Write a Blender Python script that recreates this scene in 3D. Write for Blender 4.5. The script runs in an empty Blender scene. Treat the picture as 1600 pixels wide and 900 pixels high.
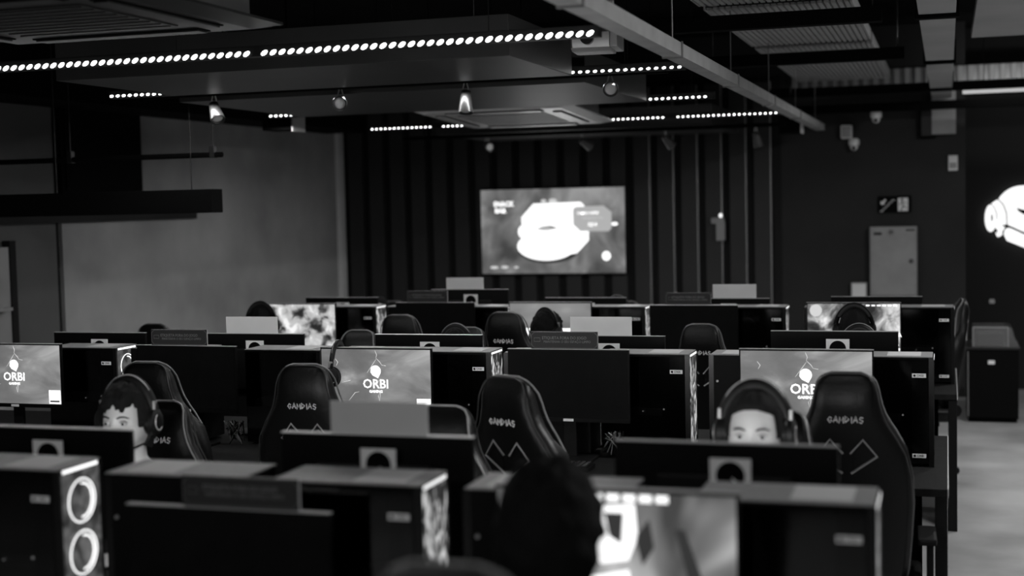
import bpy, bmesh, math, random
from mathutils import Vector, Matrix
from math import sin, cos, pi, radians

random.seed(7)
SC = bpy.context.scene
COL = SC.collection

# ------------------------------------------------------------------ camera
FPX = 2160.0
yaw, pit, roll = math.atan(681 / FPX), -math.atan(132 / FPX), 0.0225
fw = Vector((-sin(yaw) * cos(pit), cos(yaw) * cos(pit), sin(pit)))
rt = Vector((cos(yaw), sin(yaw), 0))
up = rt.cross(fw)
R = rt * cos(roll) - up * sin(roll)
U = up * cos(roll) + rt * sin(roll)
cam_d = bpy.data.cameras.new('camera')
cam = bpy.data.objects.new('camera', cam_d)
COL.objects.link(cam)
cam.matrix_world = Matrix(((R.x, U.x, -fw.x, 0), (R.y, U.y, -fw.y, 0), (R.z, U.z, -fw.z, 1.83), (0, 0, 0, 1)))
cam_d.sensor_width = 36
cam_d.lens = FPX * 36 / 1600
cam_d.clip_start = 0.05
cam_d.dof.use_dof = True
cam_d.dof.focus_distance = 6.1
cam_d.dof.aperture_fstop = 1.6
SC.camera = cam

# ------------------------------------------------------------------ world, exposure
w = bpy.data.worlds.new('world')
SC.world = w
w.use_nodes = True
w.node_tree.nodes['Background'].inputs[0].default_value = (1, 1, 1, 1)
w.node_tree.nodes['Background'].inputs[1].default_value = 0.004
vs = SC.view_settings
vs.view_transform = 'Standard'
vs.look = 'None'
vs.gamma = 1
vs.use_curve_mapping = False
vs.exposure = 0.0


def light(name, kind, loc, aim, power, parent=None, **kw):
    d = bpy.data.lights.new(name, kind)
    d.energy = power
    for k, v in kw.items():
        setattr(d, k, v)
    o = bpy.data.objects.new(name, d)
    COL.objects.link(o)
    o.location = loc
    dirv = Vector(aim) - Vector(loc)
    o.rotation_euler = dirv.to_track_quat('-Z', 'Y').to_euler()
    if parent:
        o.parent = parent
        o.matrix_parent_inverse = parent.matrix_basis.inverted()
    return o


# ------------------------------------------------------------------ materials
MAT = {}


def mat(name, g, rough=0.6, metal=0.0, spec=0.5, emit=0.0, noise=None, bump=None, eg=None):
    """grey principled material; noise=(scale, low, high, detail) grey variation; bump=(scale, strength)"""
    if name in MAT:
        return MAT[name]
    m = bpy.data.materials.new(name)
    m.use_nodes = True
    nt = m.node_tree
    b = nt.nodes['Principled BSDF']
    b.inputs['Base Color'].default_value = (g, g, g, 1)
    b.inputs['Roughness'].default_value = rough
    b.inputs['Metallic'].default_value = metal
    b.inputs['Specular IOR Level'].default_value = spec
    if emit:
        e = 1 if eg is None else eg
        b.inputs['Emission Color'].default_value = (e, e, e, 1)
        b.inputs['Emission Strength'].default_value = emit
    tc = None
    if noise or bump:
        tc = nt.nodes.new('ShaderNodeTexCoord')
    if noise:
        n = nt.nodes.new('ShaderNodeTexNoise')
        n.inputs['Scale'].default_value = noise[0]
        n.inputs['Detail'].default_value = noise[3] if len(noise) > 3 else 6
        r = nt.nodes.new('ShaderNodeValToRGB')
        r.color_ramp.elements[0].position = 0.3
        r.color_ramp.elements[1].position = 0.7
        r.color_ramp.elements[0].color = (noise[1],) * 3 + (1,)
        r.color_ramp.elements[1].color = (noise[2],) * 3 + (1,)
        nt.links.new(tc.outputs['Object'], n.inputs['Vector'])
        nt.links.new(n.outputs[0], r.inputs[0])
        nt.links.new(r.outputs[0], b.inputs['Base Color'])
    if bump:
        n = nt.nodes.new('ShaderNodeTexNoise')
        n.inputs['Scale'].default_value = bump[0]
        n.inputs['Detail'].default_value = 5
        bp = nt.nodes.new('ShaderNodeBump')
        bp.inputs['Strength'].default_value = bump[1]
        bp.inputs['Distance'].default_value = 0.01
        nt.links.new(tc.outputs['Object'], n.inputs['Vector'])
        nt.links.new(n.outputs[0], bp.inputs['Height'])
        nt.links.new(bp.outputs[0], b.inputs['Normal'])
    MAT[name] = m
    return m


def screen_mat(name, stops, scale, strength=1.0, distortion=0.0, detail=6, stretch=(1, 1, 1), rot=0.0, kind='noise', offset=0.0, sharp=None):
    """picture on a lit screen: emission from a procedural pattern, glossy face"""
    m = bpy.data.materials.new(name)
    m.use_nodes = True
    nt = m.node_tree
    b = nt.nodes['Principled BSDF']
    b.inputs['Base Color'].default_value = (0.01, 0.01, 0.01, 1)
    b.inputs['Roughness'].default_value = 0.35
    tc = nt.nodes.new('ShaderNodeTexCoord')
    mp = nt.nodes.new('ShaderNodeMapping')
    mp.inputs['Location'].default_value = (offset, offset * 0.7, offset * 1.3)
    mp.inputs['Rotation'].default_value = (0, rot, 0)
    mp.inputs['Scale'].default_value = stretch
    nt.links.new(tc.outputs['Object'], mp.inputs[0])
    if kind == 'noise':
        n = nt.nodes.new('ShaderNodeTexNoise')
        n.inputs['Detail'].default_value = detail
        n.inputs['Distortion'].default_value = distortion
    else:
        n = nt.nodes.new('ShaderNodeTexVoronoi')
    n.inputs['Scale'].default_value = scale
    nt.links.new(mp.outputs[0], n.inputs['Vector'])
    r = nt.nodes.new('ShaderNodeValToRGB')
    els = r.color_ramp.elements
    while len(els) < len(stops):
        els.new(0.5)
    for e, (p, g) in zip(els, stops):
        e.position = p
        e.color = (g, g, g, 1)
    nt.links.new(n.outputs[0], r.inputs[0])
    nt.links.new(r.outputs[0], b.inputs['Emission Color'])
    b.inputs['Emission Strength'].default_value = strength
    MAT[name] = m
    return m


def smoked_glass():
    m = bpy.data.materials.new('smoked_glass')
    m.use_nodes = True
    nt = m.node_tree
    out = nt.nodes['Material Output']
    nt.nodes.remove(nt.nodes['Principled BSDF'])
    t = nt.nodes.new('ShaderNodeBsdfTransparent')
    t.inputs[0].default_value = (0.35, 0.35, 0.35, 1)
    g = nt.nodes.new('ShaderNodeBsdfGlossy')
    g.inputs['Roughness'].default_value = 0.08
    g.inputs[0].default_value = (0.6, 0.6, 0.6, 1)
    mx = nt.nodes.new('ShaderNodeMixShader')
    mx.inputs[0].default_value = 0.07
    nt.links.new(t.outputs[0], mx.inputs[1])
    nt.links.new(g.outputs[0], mx.inputs[2])
    nt.links.new(mx.outputs[0], out.inputs[0])
    MAT['smoked_glass'] = m


def acrylic():
    m = bpy.data.materials.new('acrylic')
    m.use_nodes = True
    nt = m.node_tree
    out = nt.nodes['Material Output']
    nt.nodes.remove(nt.nodes['Principled BSDF'])
    t = nt.nodes.new('ShaderNodeBsdfTransparent')
    t.inputs[0].default_value = (0.85, 0.85, 0.85, 1)
    g = nt.nodes.new('ShaderNodeBsdfGlossy')
    g.inputs['Roughness'].default_value = 0.15
    mx = nt.nodes.new('ShaderNodeMixShader')
    mx.inputs[0].default_value = 0.2
    nt.links.new(t.outputs[0], mx.inputs[1])
    nt.links.new(g.outputs[0], mx.inputs[2])
    nt.links.new(mx.outputs[0], out.inputs[0])
    MAT['acrylic'] = m


smoked_glass()
acrylic()
mat('floor', 0.3, 0.32, noise=(1.6, 0.24, 0.5, 9), bump=(6, 0.08))
mat('plaster', 0.38, 0.85, noise=(1.1, 0.27, 0.5, 9), bump=(9, 0.1))
mat('plaster_dark', 0.12, 0.85, noise=(1.3, 0.1, 0.14, 8))
mat('wall_dark', 0.03, 0.85, spec=0.2, noise=(2, 0.026, 0.034, 6))
mat('wall_black', 0.018, 0.8, spec=0.2)
mat('ceiling_black', 0.006, 0.9, spec=0.1, noise=(1.5, 0.004, 0.009, 5))
mat('slat', 0.035, 0.6, spec=0.3, noise=(1.2, 0.03, 0.04, 5))
mat('groove', 0.006, 0.9)
mat('cloud', 0.05, 0.38, noise=(2.0, 0.04, 0.06, 6))
mat('duct_grey', 0.4, 0.7, noise=(2.0, 0.36, 0.44, 6))
mat('black_plastic', 0.004, 0.5, spec=0.2)
mat('black_matte', 0.003, 0.9, spec=0.1)
mat('black_gloss', 0.004, 0.25)
mat('desk_top', 0.006, 0.65, spec=0.1, noise=(30, 0.008, 0.013, 3))
mat('desk_edge', 0.5, 0.3)
mat('desk_panel', 0.45, 0.6)
mat('tower_shell', 0.003, 0.5, spec=0.15)
mat('tower_top', 0.2, 0.55, noise=(60, 0.18, 0.23, 2))
mat('white_label', 0.9, 0.6)
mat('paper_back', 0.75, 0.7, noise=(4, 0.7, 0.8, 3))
mat('sign_dark', 0.03, 0.5, spec=0.3)
mat('sign_print', 0.16, 0.5)
mat('screen_off', 0.004, 0.55, spec=0.12, noise=(14, 0.002, 0.004, 2))
mat('bezel', 0.003, 0.45, spec=0.15)
mat('edge_lit', 0.9, 0.35)  # white rim colour standing in for screen light along the upper edge
mat('leather', 0.003, 0.38, spec=0.28, bump=(60, 0.12))
mat('fabric_black', 0.02, 0.85, bump=(200, 0.2))
mat('piping', 0.2, 0.45)
mat('rear_seam', 0.03, 0.4)
mat('spot_can', 0.05, 0.3, 0.4)
mat('letter_grey', 0.9, 0.6)
mat('trim_grey', 0.33, 0.5)
mat('metal_grey', 0.3, 0.45, 0.6)
mat('metal_light', 0.5, 0.4, 0.5)
mat('metal_dark', 0.015, 0.4, 0.3)
mat('tray_metal', 0.55, 0.4, 0.3, noise=(8, 0.48, 0.62, 4))
mat('skin', 0.4, 0.5)
mat('lips', 0.24, 0.5)
mat('hair', 0.005, 0.8, spec=0.12, bump=(90, 0.5))
mat('shirt', 0.012, 0.9)
mat('pants', 0.02, 0.85)
mat('eye_white', 0.35, 0.3)
mat('iris', 0.01, 0.2)
mat('ac_white', 0.85, 0.22, spec=0.9)
mat('ac_grille', 0.2, 0.4)
mat('ac_dark', 0.02, 0.5, spec=0.3)
mat('cabinet_grey', 0.3, 0.55, noise=(6, 0.27, 0.33, 4))
mat('led', 1, 0.5, emit=6.0)
mat('led_bar', 0.8, 0.5, emit=0.45)
mat('white_glow', 1, 0.5, emit=1.2)
mat('logo_glow', 1, 0.5, emit=1.1)
mat('tag_glow', 0.1, 0.5, emit=0.42)
mat('dark_glow', 0.0, 0.5, emit=0.035)
mat('spark_glow', 0.2, 0.5, emit=0.6)
mat('ring_glow', 0.5, 0.4, emit=1.6)
mat('dot_glow', 0.5, 0.4, emit=0.9)
screen_mat('camo', [(0.40, 0.004), (0.47, 0.04), (0.54, 0.18), (0.64, 0.55)], 34, 1.4, 1.2, 4, (1, 1, 0.5))
screen_mat('camo_dim', [(0.36, 0.03), (0.5, 0.09), (0.7, 0.2)], 22, 0.7, 0.8, 4)
screen_mat('orbi_screen', [(0.30, 0.09), (0.48, 0.13), (0.60, 0.22), (0.78, 0.5)], 3.2, 1.35, 0.6, 7, (1, 1, 2.2), 0.6, offset=0.35)
screen_mat('game_a', [(0.36, 0.02), (0.43, 0.14), (0.5, 0.5), (0.58, 0.62), (0.66, 1.0)], 13, 0.95, 0.5, 9, offset=2.1)
screen_mat('game_b', [(0.36, 0.02), (0.46, 0.12), (0.55, 0.5), (0.66, 1.0)], 9, 0.9, 0.6, 9, offset=5.3)
screen_mat('game_c', [(0.35, 0.17), (0.6, 0.3), (0.75, 0.55)], 3, 0.9, 0.2, 2, (1, 1, 2), offset=1.2)
screen_mat('game_near', [(0.3, 0.1), (0.5, 0.5), (0.7, 1.0)], 4, 20.0, 1.0, 4, offset=4.4)
screen_mat('game_d', [(0.34, 0.06), (0.48, 0.2), (0.56, 0.38), (0.66, 0.6)], 5, 0.95, 0.7, 2, (1, 1, 0.6), 0.5, offset=8.2)
screen_mat('tv_screen', [(0.32, 0.06), (0.5, 0.17), (0.68, 0.34)], 3.2, 0.9, 0.4, 7, (1, 1, 0.8), offset=3.0)


# ------------------------------------------------------------------ mesh builder
class MB:
    def __init__(self):
        self.v, self.f = [], []

    def add(self, vs, fs):
        n = len(self.v)
        self.v += [tuple(p) for p in vs]
        self.f += [tuple(i + n for i in q) for q in fs]
        return self

    def box(self, x0, x1, y0, y1, z0, z1):
        vs = [(x, y, z) for z in (z0, z1) for y in (y0, y1) for x in (x0, x1)]
        return self.add(vs, [(0, 2, 3, 1), (4, 5, 7, 6), (0, 1, 5, 4), (2, 6, 7, 3), (0, 4, 6, 2), (1, 3, 7, 5)])

    def loft(self, rings, cap=True, closed=True):
        n = len(rings[0])
        vs = [p for r in rings for p in r]
        fs = []
        for i in range(len(rings) - 1):
            for j in range(n if closed else n - 1):
                k = (j + 1) % n
                fs.append((i * n + j, i * n + k, (i + 1) * n + k, (i + 1) * n + j))
        if cap:
            fs.append(tuple(range(n - 1, -1, -1)))
            fs.append(tuple((len(rings) - 1) * n + j for j in range(n)))
        return self.add(vs, fs)

    def cyl(self, p0, p1, r0, r1=None, n=16, cap=True):
        r1 = r0 if r1 is None else r1
        p0, p1 = Vector(p0), Vector(p1)
        d = (p1 - p0).normalized()
        a = d.orthogonal().normalized()
        b = d.cross(a)
        rings = [[p + (a * cos(2 * pi * i / n) + b * sin(2 * pi * i / n)) * r for i in range(n)] for p, r in ((p0, r0), (p1, r1))]
        return self.loft(rings, cap)

    def tube(self, pts, r, n=8, closed=False, flat=1.0):
        pts = [Vector(p) for p in pts]
        m = len(pts)
        rings = []
        ref = None
        for i, p in enumerate(pts):
            if closed:
                t = (pts[(i + 1) % m] - pts[i - 1]).normalized()
            else:
                t = (pts[min(i + 1, m - 1)] - pts[max(i - 1, 0)]).normalized()
            if ref is None:
                ref = t.orthogonal().normalized()
            ref = (ref - t * ref.dot(t)).normalized()
            b = t.cross(ref)
            rr = r[i] if isinstance(r, (list, tuple)) else r
            rings.append([p + (ref * cos(2 * pi * k / n) + b * sin(2 * pi * k / n) * flat) * rr for k in range(n)])
        if closed:
            rings.append(rings[0])
        return self.loft(rings, not closed)

    def prism(self, poly, y0, y1):
        """poly of (x, z) extruded along y"""
        a = sum(poly[i][0] * poly[(i + 1) % len(poly)][1] - poly[(i + 1) % len(poly)][0] * poly[i][1] for i in range(len(poly)))
        if a < 0:
            poly = poly[::-1]
        n = len(poly)
        vs = [(x, y0, z) for x, z in poly] + [(x, y1, z) for x, z in poly]
        fs = [tuple(range(n)), tuple(range(2 * n - 1, n - 1, -1))]
        for i in range(n):
            j = (i + 1) % n
            fs.append((i, i + n, j + n, j))
        return self.add(vs, fs)

    def ell(self, c, r, nu=16, nv=10):
        rings = []
        for i in range(1, nv):
            t = pi * i / nv
            rings.append([(c[0] + r[0] * sin(t) * cos(2 * pi * j / nu), c[1] + r[1] * sin(t) * sin(2 * pi * j / nu), c[2] + r[2] * cos(t)) for j in range(nu)])
        n0 = len(self.v)
        self.loft(rings[::-1], False)
        self.add([(c[0], c[1], c[2] + r[2]), (c[0], c[1], c[2] - r[2])], [])
        tp, bt = len(self.v) - 2, len(self.v) - 1
        L = len(rings)
        for j in range(nu):
            k = (j + 1) % nu
            self.f.append((n0 + (L - 1) * nu + j, n0 + (L - 1) * nu + k, tp))
            self.f.append((n0 + k, n0 + j, bt))
        return self

    def mesh(self, name, m, bevel=0, smooth=False, seg=2):
        me = bpy.data.meshes.new(name)
        me.from_pydata(self.v, [], self.f)
        bm = bmesh.new()
        bm.from_mesh(me)
        bmesh.ops.recalc_face_normals(bm, faces=bm.faces)
        if bevel:
            bmesh.ops.bevel(bm, geom=list(bm.edges), offset=bevel, segments=seg, profile=0.7, affect='EDGES', clamp_overlap=True)
        for f in bm.faces:
            f.smooth = bool(smooth)
        bm.to_mesh(me)
        bm.free()
        if smooth and smooth != 'all':
            me.set_sharp_from_angle(angle=radians(45))
        me.materials.append(MAT[m] if isinstance(m, str) else m)
        return me

    def build(self, name, m, parent=None, bevel=0, smooth=False, loc=None, seg=2):
        return put(name, self.mesh(name, m, bevel, smooth, seg), parent, loc)


def put(name, me, parent=None, loc=None, rot=None):
    o = bpy.data.objects.new(name, me)
    COL.objects.link(o)
    if parent:
        o.parent = parent
    if loc:
        o.location = loc
    if rot:
        o.rotation_euler = rot
    return o


def tag(o, label, cat, group=None):
    o['label'] = label
    o['category'] = cat
    if group:
        o['group'] = group
    return o


def thing(name, label, cat, loc=(0, 0, 0), rz=0.0, group=None):
    o = bpy.data.objects.new(name, None)
    COL.objects.link(o)
    o.empty_display_size = 0.1
    o.location = loc
    o.rotation_euler = (0, 0, rz)
    return tag(o, label, cat, group)


def struct(o):
    o['kind'] = 'structure'
    return o


def copy_tree(o, parent=None):
    c = o.copy()
    COL.objects.link(c)
    c.parent = parent
    for ch in o.children:
        copy_tree(ch, c)
    return c


def bx(x0, x1, y0, y1, z0, z1):
    return MB().box(x0, x1, y0, y1, z0, z1)


def arc(cx, cz, r, a0, a1, n, rz=None):
    rz = r if rz is None else rz
    return [(cx + r * cos(radians(a0 + (a1 - a0) * i / n)), cz + rz * sin(radians(a0 + (a1 - a0) * i / n))) for i in range(n + 1)]


_txt = {}


def text_mesh(s, size, m, depth=0.0006, bold=0.0, sx=1.0):
    """flat lettering centred on its origin, standing in the xz plane and facing -y"""
    key = (s, size, m, bold, sx)
    if key in _txt:
        return _txt[key]
    cu = bpy.data.curves.new('lettering', 'FONT')
    cu.body = s
    cu.size = size
    cu.align_x = 'CENTER'
    cu.align_y = 'CENTER'
    cu.extrude = depth
    cu.offset = bold
    cu.resolution_u = 2
    ob = bpy.data.objects.new('lettering', cu)
    COL.objects.link(ob)
    dg = bpy.context.evaluated_depsgraph_get()
    me = bpy.data.meshes.new_from_object(ob.evaluated_get(dg))
    me.transform(Matrix.Rotation(pi / 2, 4, 'X') @ Matrix.Diagonal((sx, 1, 1, 1)))
    bpy.data.objects.remove(ob)
    me.materials.clear()
    me.materials.append(MAT[m])
    _txt[key] = me
    return me


# ------------------------------------------------------------------ the room
WX, WY, CZ = -5.89, 13.0, 3.35
struct(bx(-6.1, 4.2, -2.2, 14.0, -0.1, 0).build('floor', 'floor'))
struct(bx(-6.1, 4.2, -2.2, 14.0, CZ, CZ + 0.1).build('ceiling', 'ceiling_black'))
# left wall: lighter plaster with a recessed joint, darker bay by the door
wl = struct(bx(-6.1, WX, 8.27, WY, 0, CZ).build('wall_left', 'plaster'))
struct(bx(-6.1, WX, -2.2, 8.2, 0, CZ).build('wall_left_bay', 'plaster_dark'))
bx(-6.1, WX - 0.03, 8.2, 8.27, 0, CZ).build('joint', 'groove', wl)
struct(bx(WX, WX + 0.03, 7.2, 10.05, 1.765, 1.93).build('shade_strip', 'wall_dark'))  # dark strip standing in for the hanging beam's shade on the wall
# pale corner post next to the slats
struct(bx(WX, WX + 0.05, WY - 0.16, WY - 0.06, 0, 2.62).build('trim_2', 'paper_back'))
d1 = struct(bx(WX, WX + 0.05, 6.6, 7.62, 0, 1.62).build('door_1', 'plaster', bevel=0.004))
bx(WX, WX + 0.06, 7.62, 7.68, 0, 1.66).build('door_frame', 'groove', d1)
MB().cyl((WX + 0.05, 7.55, 1.22), (WX + 0.1, 7.55, 1.22), 0.012).box(WX + 0.09, WX + 0.11, 7.42, 7.56, 1.21, 1.23).build('door_handle', 'metal_light', d1)
# back wall: base, then each vertical slat
wb = struct(bx(-6.1, 0.16, WY, WY + 0.2, 0, CZ).build('wall_back', 'wall_dark'))
bx(WX + 0.05, -1.46, WY - 0.004, WY, 0, 2.95).build('slat_backing', 'groove', wb)
pitch = 0.2275
sl_me = None
i = 0
x = -5.80
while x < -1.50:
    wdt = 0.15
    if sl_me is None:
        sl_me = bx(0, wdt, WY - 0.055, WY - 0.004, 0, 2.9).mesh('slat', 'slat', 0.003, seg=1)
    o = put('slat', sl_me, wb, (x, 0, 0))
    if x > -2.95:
        bx(0.15, 0.156, WY - 0.056, WY - 0.01, 0, 2.9).build('lit_edge', 'metal_light', o)  # pale strip painting the aisle light on the right-hand slat sides only
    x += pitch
# recessed black wall with the lit emblem
wr = struct(bx(0.16, 4.2, 13.6, 13.8, 0, CZ).build('wall_recess', 'wall_black'))
struct(bx(0.06, 0.16, WY + 0.2, 13.8, 0, CZ).build('wall_return', 'wall_black'))
struct(bx(4.0, 4.2, -2.2, 14.0, 0, CZ).build('wall_right', 'wall_dark'))
struct(bx(-6.1, 4.2, -2.4, -2.2, 0, CZ).build('wall_front', 'wall_dark'))
struct(bx(-1.46, 0.16, WY - 0.012, WY, 0, 0.09).build('baseboard_back', 'groove'))

# ------------------------------------------------------------------ lamps of the room and two added fill lamps
def ceiling_lamp(label, x, y, z, L, power, ax='y'):
    t = thing('ceiling_lamp', label, 'lamp', (x, y, z), 0 if ax == 'x' else pi / 2)
    bx(-L / 2, L / 2, -0.09, 0.09, 0.02, 0.09).build('housing', 'metal_dark', t, 0.006)
    bx(-L / 2 + 0.02, L / 2 - 0.02, -0.075, 0.075, 0.0, 0.02).build('diffuser', 'led_bar', t)
    for s in (-1, 1):
        MB().cyl((s * L * 0.4, 0, 0.09), (s * L * 0.4, 0, CZ - z - 0.001), 0.003, n=6).build('hanger', 'metal_dark', t)
    l = light('lamp_light', 'AREA', (x, y, z - 0.01), (x, y, 0), power, None, shape='RECTANGLE', size=L if ax == 'x' else 0.15, size_y=0.15 if ax == 'x' else L)
    l.rotation_euler = (0, 0, 0)
    return t


ceiling_lamp('long aisle ceiling lamp beyond the right edge, nearest the entrance side', 1.35, 5.2, 2.95, 1.4, 95)
ceiling_lamp('unseen wide fill lamp behind the viewpoint, over the front desks', -2.6, -0.6, 2.95, 1.4, 40, 'x')  # this lamp and the next are added as frontal fill
ceiling_lamp('unseen wide fill lamp behind the viewpoint, over the entrance', 0.6, -0.6, 2.95, 1.4, 40, 'x')
ceiling_lamp('long aisle ceiling lamp above the far end of the walkway', 1.35, 9.2, 2.95, 1.4, 110)

# ------------------------------------------------------------------ emblem used on labels, screens and stickers
def emblem(r, y0, y1):
    """helmet outline of the venue's mark"""
    p = arc(0, 0, r, 150, -35, 18) + [(r * 0.45, -r * 1.25), (r * 0.1, -r * 1.05), (-r * 0.55, -r * 0.75), (-r * 0.95, -r * 0.2)]
    return MB().prism(p, y0, y1)


def swirl(r, y0, y1):
    """dark curl seen on the white stickers behind the monitors"""
    outer = arc(0, 0, r, 240, -20, 20)
    inner = [(r * 0.62, -r * 0.5), (r * 0.05, -r * 0.05), (r * 0.32, -r * 0.62), (-r * 0.05, -r * 0.8)]
    return MB().prism(outer + inner, y0, y1)


# ------------------------------------------------------------------ computer tower, prototype faces -y with its front panel on +x
TW, TD, TH = 0.38, 0.185, 0.44   # length along x, depth along y, height


def make_tower(variant):
    t = thing('computer_tower', 'x', 'computer')
    h = TW / 2
    s = MB()
    s.box(-h, h - 0.02, 0.004, TD, 0.012, 0.020)
    s.box(-h, h - 0.02, 0.004, TD, TH - 0.012, TH - 0.004)
    s.box(-h, h - 0.02, TD - 0.006, TD, 0.02, TH - 0.012)
    s.box(-h, -h + 0.006, 0.004, TD - 0.006, 0.02, TH - 0.012)
    s.box(h - 0.026, h - 0.02, 0.004, TD - 0.006, 0.02, TH - 0.012)
    s.build('shell', 'tower_shell', t)
    bx(-h + 0.002, h - 0.022, 0.0, 0.004, 0.018, TH - 0.014).build('glass_panel', 'smoked_glass', t)
    fr = MB()
    fr.box(h - 0.085, h - 0.02, 0.0035, 0.006, 0.02, TH - 0.012)
    fr.build('panel_border', 'black_matte', t)
    tp = bx(-h, h - 0.005, 0, TD, TH - 0.004, TH).build('top_panel', 'tower_top', t, 0.0015)
    bx(-h + 0.2, h - 0.05, 0.02, TD - 0.02, TH, TH + 0.0015).build('dust_filter', 'desk_panel', tp)
    # front panel: dark frame with a lit patterned face
    ff = MB()
    ff.box(h - 0.02, h, 0.0, 0.010, 0.0, TH - 0.004)
    ff.box(h - 0.02, h, TD - 0.010, TD, 0.0, TH - 0.004)
    ff.box(h - 0.02, h, 0.010, TD - 0.010, TH - 0.016, TH - 0.004)
    ff.box(h - 0.02, h, 0.010, TD - 0.010, 0.0, 0.02)
    ff.build('front_frame', 'black_gloss', t)
    fp = bx(h - 0.02, h - 0.003, 0.010, TD - 0.010, 0.02, TH - 0.016).build('front_panel', 'camo' if variant == 'camo' else 'camo_dim', t)
    bx(h - 0.004, h + 0.001, 0.015, TD - 0.02, TH - 0.014, TH - 0.005).build('light_bar', 'dot_glow' if variant == 'camo' else 'white_glow', fp)
    for k in range(3):
        zc = 0.075 + 0.135 * k
        pts = [(h + 0.0005, TD / 2 + 0.056 * cos(a * pi / 16), zc + 0.056 * sin(a * pi / 16)) for a in range(32)]
        if variant == 'rings':
            MB().tube(pts, 0.0018, 6, True).build('fan_ring', 'ring_glow', fp)
            pts2 = [(h, TD / 2 + 0.044 * cos(a * pi / 16), zc + 0.044 * sin(a * pi / 16)) for a in range(-8, 9)]
            MB().tube(pts2, 0.0022, 6).build('fan_light', 'ring_glow', fp)
    # what glimmers through the glass
    bx(-h + 0.02, h - 0.09, TD - 0.012, TD - 0.006, 0.06, TH - 0.03).build('mainboard', 'metal_dark', t)
    bx(-h + 0.02, h - 0.13, 0.05, TD - 0.012, 0.17, 0.205).build('graphics_card', 'metal_grey', t, 0.003)
    MB().cyl((-0.06, TD - 0.05, 0.31), (-0.06, TD - 0.012, 0.31), 0.05, n=20).build('cooler', 'metal_dark', t)
    MB().ell((0.07, 0.045, 0.2), (0.004, 0.004, 0.004), 8, 6).build('indicator_light', 'dot_glow', t)
    MB().ell((-0.02, 0.045, 0.19), (0.0025, 0.0025, 0.0025), 8, 6).build('indicator_light', 'dot_glow', t)
    for z in (TH - 0.075, 0.045):
        st = bx(h - 0.083, h - 0.030, -0.0012, 0.0, z - 0.008, z + 0.008).build('sticker', 'white_label', t)
        em = emblem(0.0048, -0.0018, -0.0012)
        em.v = [(x_ + h - 0.074, y_, z_ + z) for x_, y_, z_ in em.v]
        em.build('printed_mark', 'black_matte', st)
        put('printed_word', text_mesh('ORBI', 0.012, 'black_matte', 0.0003), st, (h - 0.052, -0.0015, z))
    for sx in (-h + 0.05, h - 0.05):
        for sy in (0.03, TD - 0.03):
            MB().cyl((sx, sy, 0), (sx, sy, 0.012), 0.012, n=10).build('foot', 'black_matte', t)
    for z in (0.12, 0.33):
        MB().cyl((h - 0.035, TD, z), (h - 0.035, TD + 0.004, z), 0.005, n=8).build('thumb_screw', 'metal_light', t)
    return t


TOWER = {'camo': make_tower('camo'), 'rings': make_tower('rings')}
tower_used = set()


def place_tower(variant, end_x, T, far, label):
    """near towers end at end_x on the right; far ones are turned round and start at end_x on the left"""
    p = TOWER[variant]
    if variant in tower_used:
        p = copy_tree(p)
    tower_used.add(variant)
    p['label'] = label
    p['group'] = 'computer towers on the desks'
    if far:
        p.location = (end_x + TW / 2, T + TD, DZ)
        p.rotation_euler = (0, 0, pi)
    else:
        p.location = (end_x - TW / 2, T, DZ)
    return p


# ------------------------------------------------------------------ monitors, prototype faces -y, origin on the desk below the panel
MW, MH = 0.525, 0.305


def make_monitor(top, screen, extra=None, edge=False):
    t = thing('monitor', 'x', 'monitor')
    z1 = top - DZ
    z0 = z1 - MH
    h = MW / 2
    bx(-h, h, 0.004, 0.022, z0, z1).build('housing', 'bezel', t, 0.003)
    bx(-h * 0.6, h * 0.6, 0.022, 0.045, z0 + 0.04, z1 - 0.07).build('back_bulge', 'black_plastic', t, 0.008)
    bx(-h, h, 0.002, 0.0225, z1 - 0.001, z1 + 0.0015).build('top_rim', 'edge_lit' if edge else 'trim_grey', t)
    sc = bx(-h + 0.006, h - 0.006, 0.0025, 0.004, z0 + 0.018, z1 - 0.007).build('screen', screen, t)
    cb = bx(-h, h, 0.0, 0.004, z0, z0 + 0.017).build('chin_bezel', 'bezel', t)
    bd = bx(-0.022, 0.022, -0.0008, 0.0, z0 + 0.003, z0 + 0.014).build('badge', 'white_label', cb)
    bx(-0.028, 0.028, 0.022, 0.037, 0.012, z0 + 0.12).build('stand_neck', 'black_plastic', t, 0.003)
    bx(-0.11, 0.11, -0.06, 0.10, 0.0, 0.012).build('stand_base', 'black_plastic', t, 0.005)
    # white square sticker behind
    zc = z1 - 0.075
    sk = bx(-0.066, 0.030, 0.0452, 0.0462, zc - 0.045, zc + 0.045).build('back_sticker', 'white_label', t)
    sw = swirl(0.034, 0.0462, 0.0467)
    sw.v = [(-x_ - 0.018, y_, z_ + zc + 0.004) for x_, y_, z_ in sw.v]
    sw.build('printed_curl', 'black_matte', sk)
    if extra:
        extra(sc, z0, z1)
    return t


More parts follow.
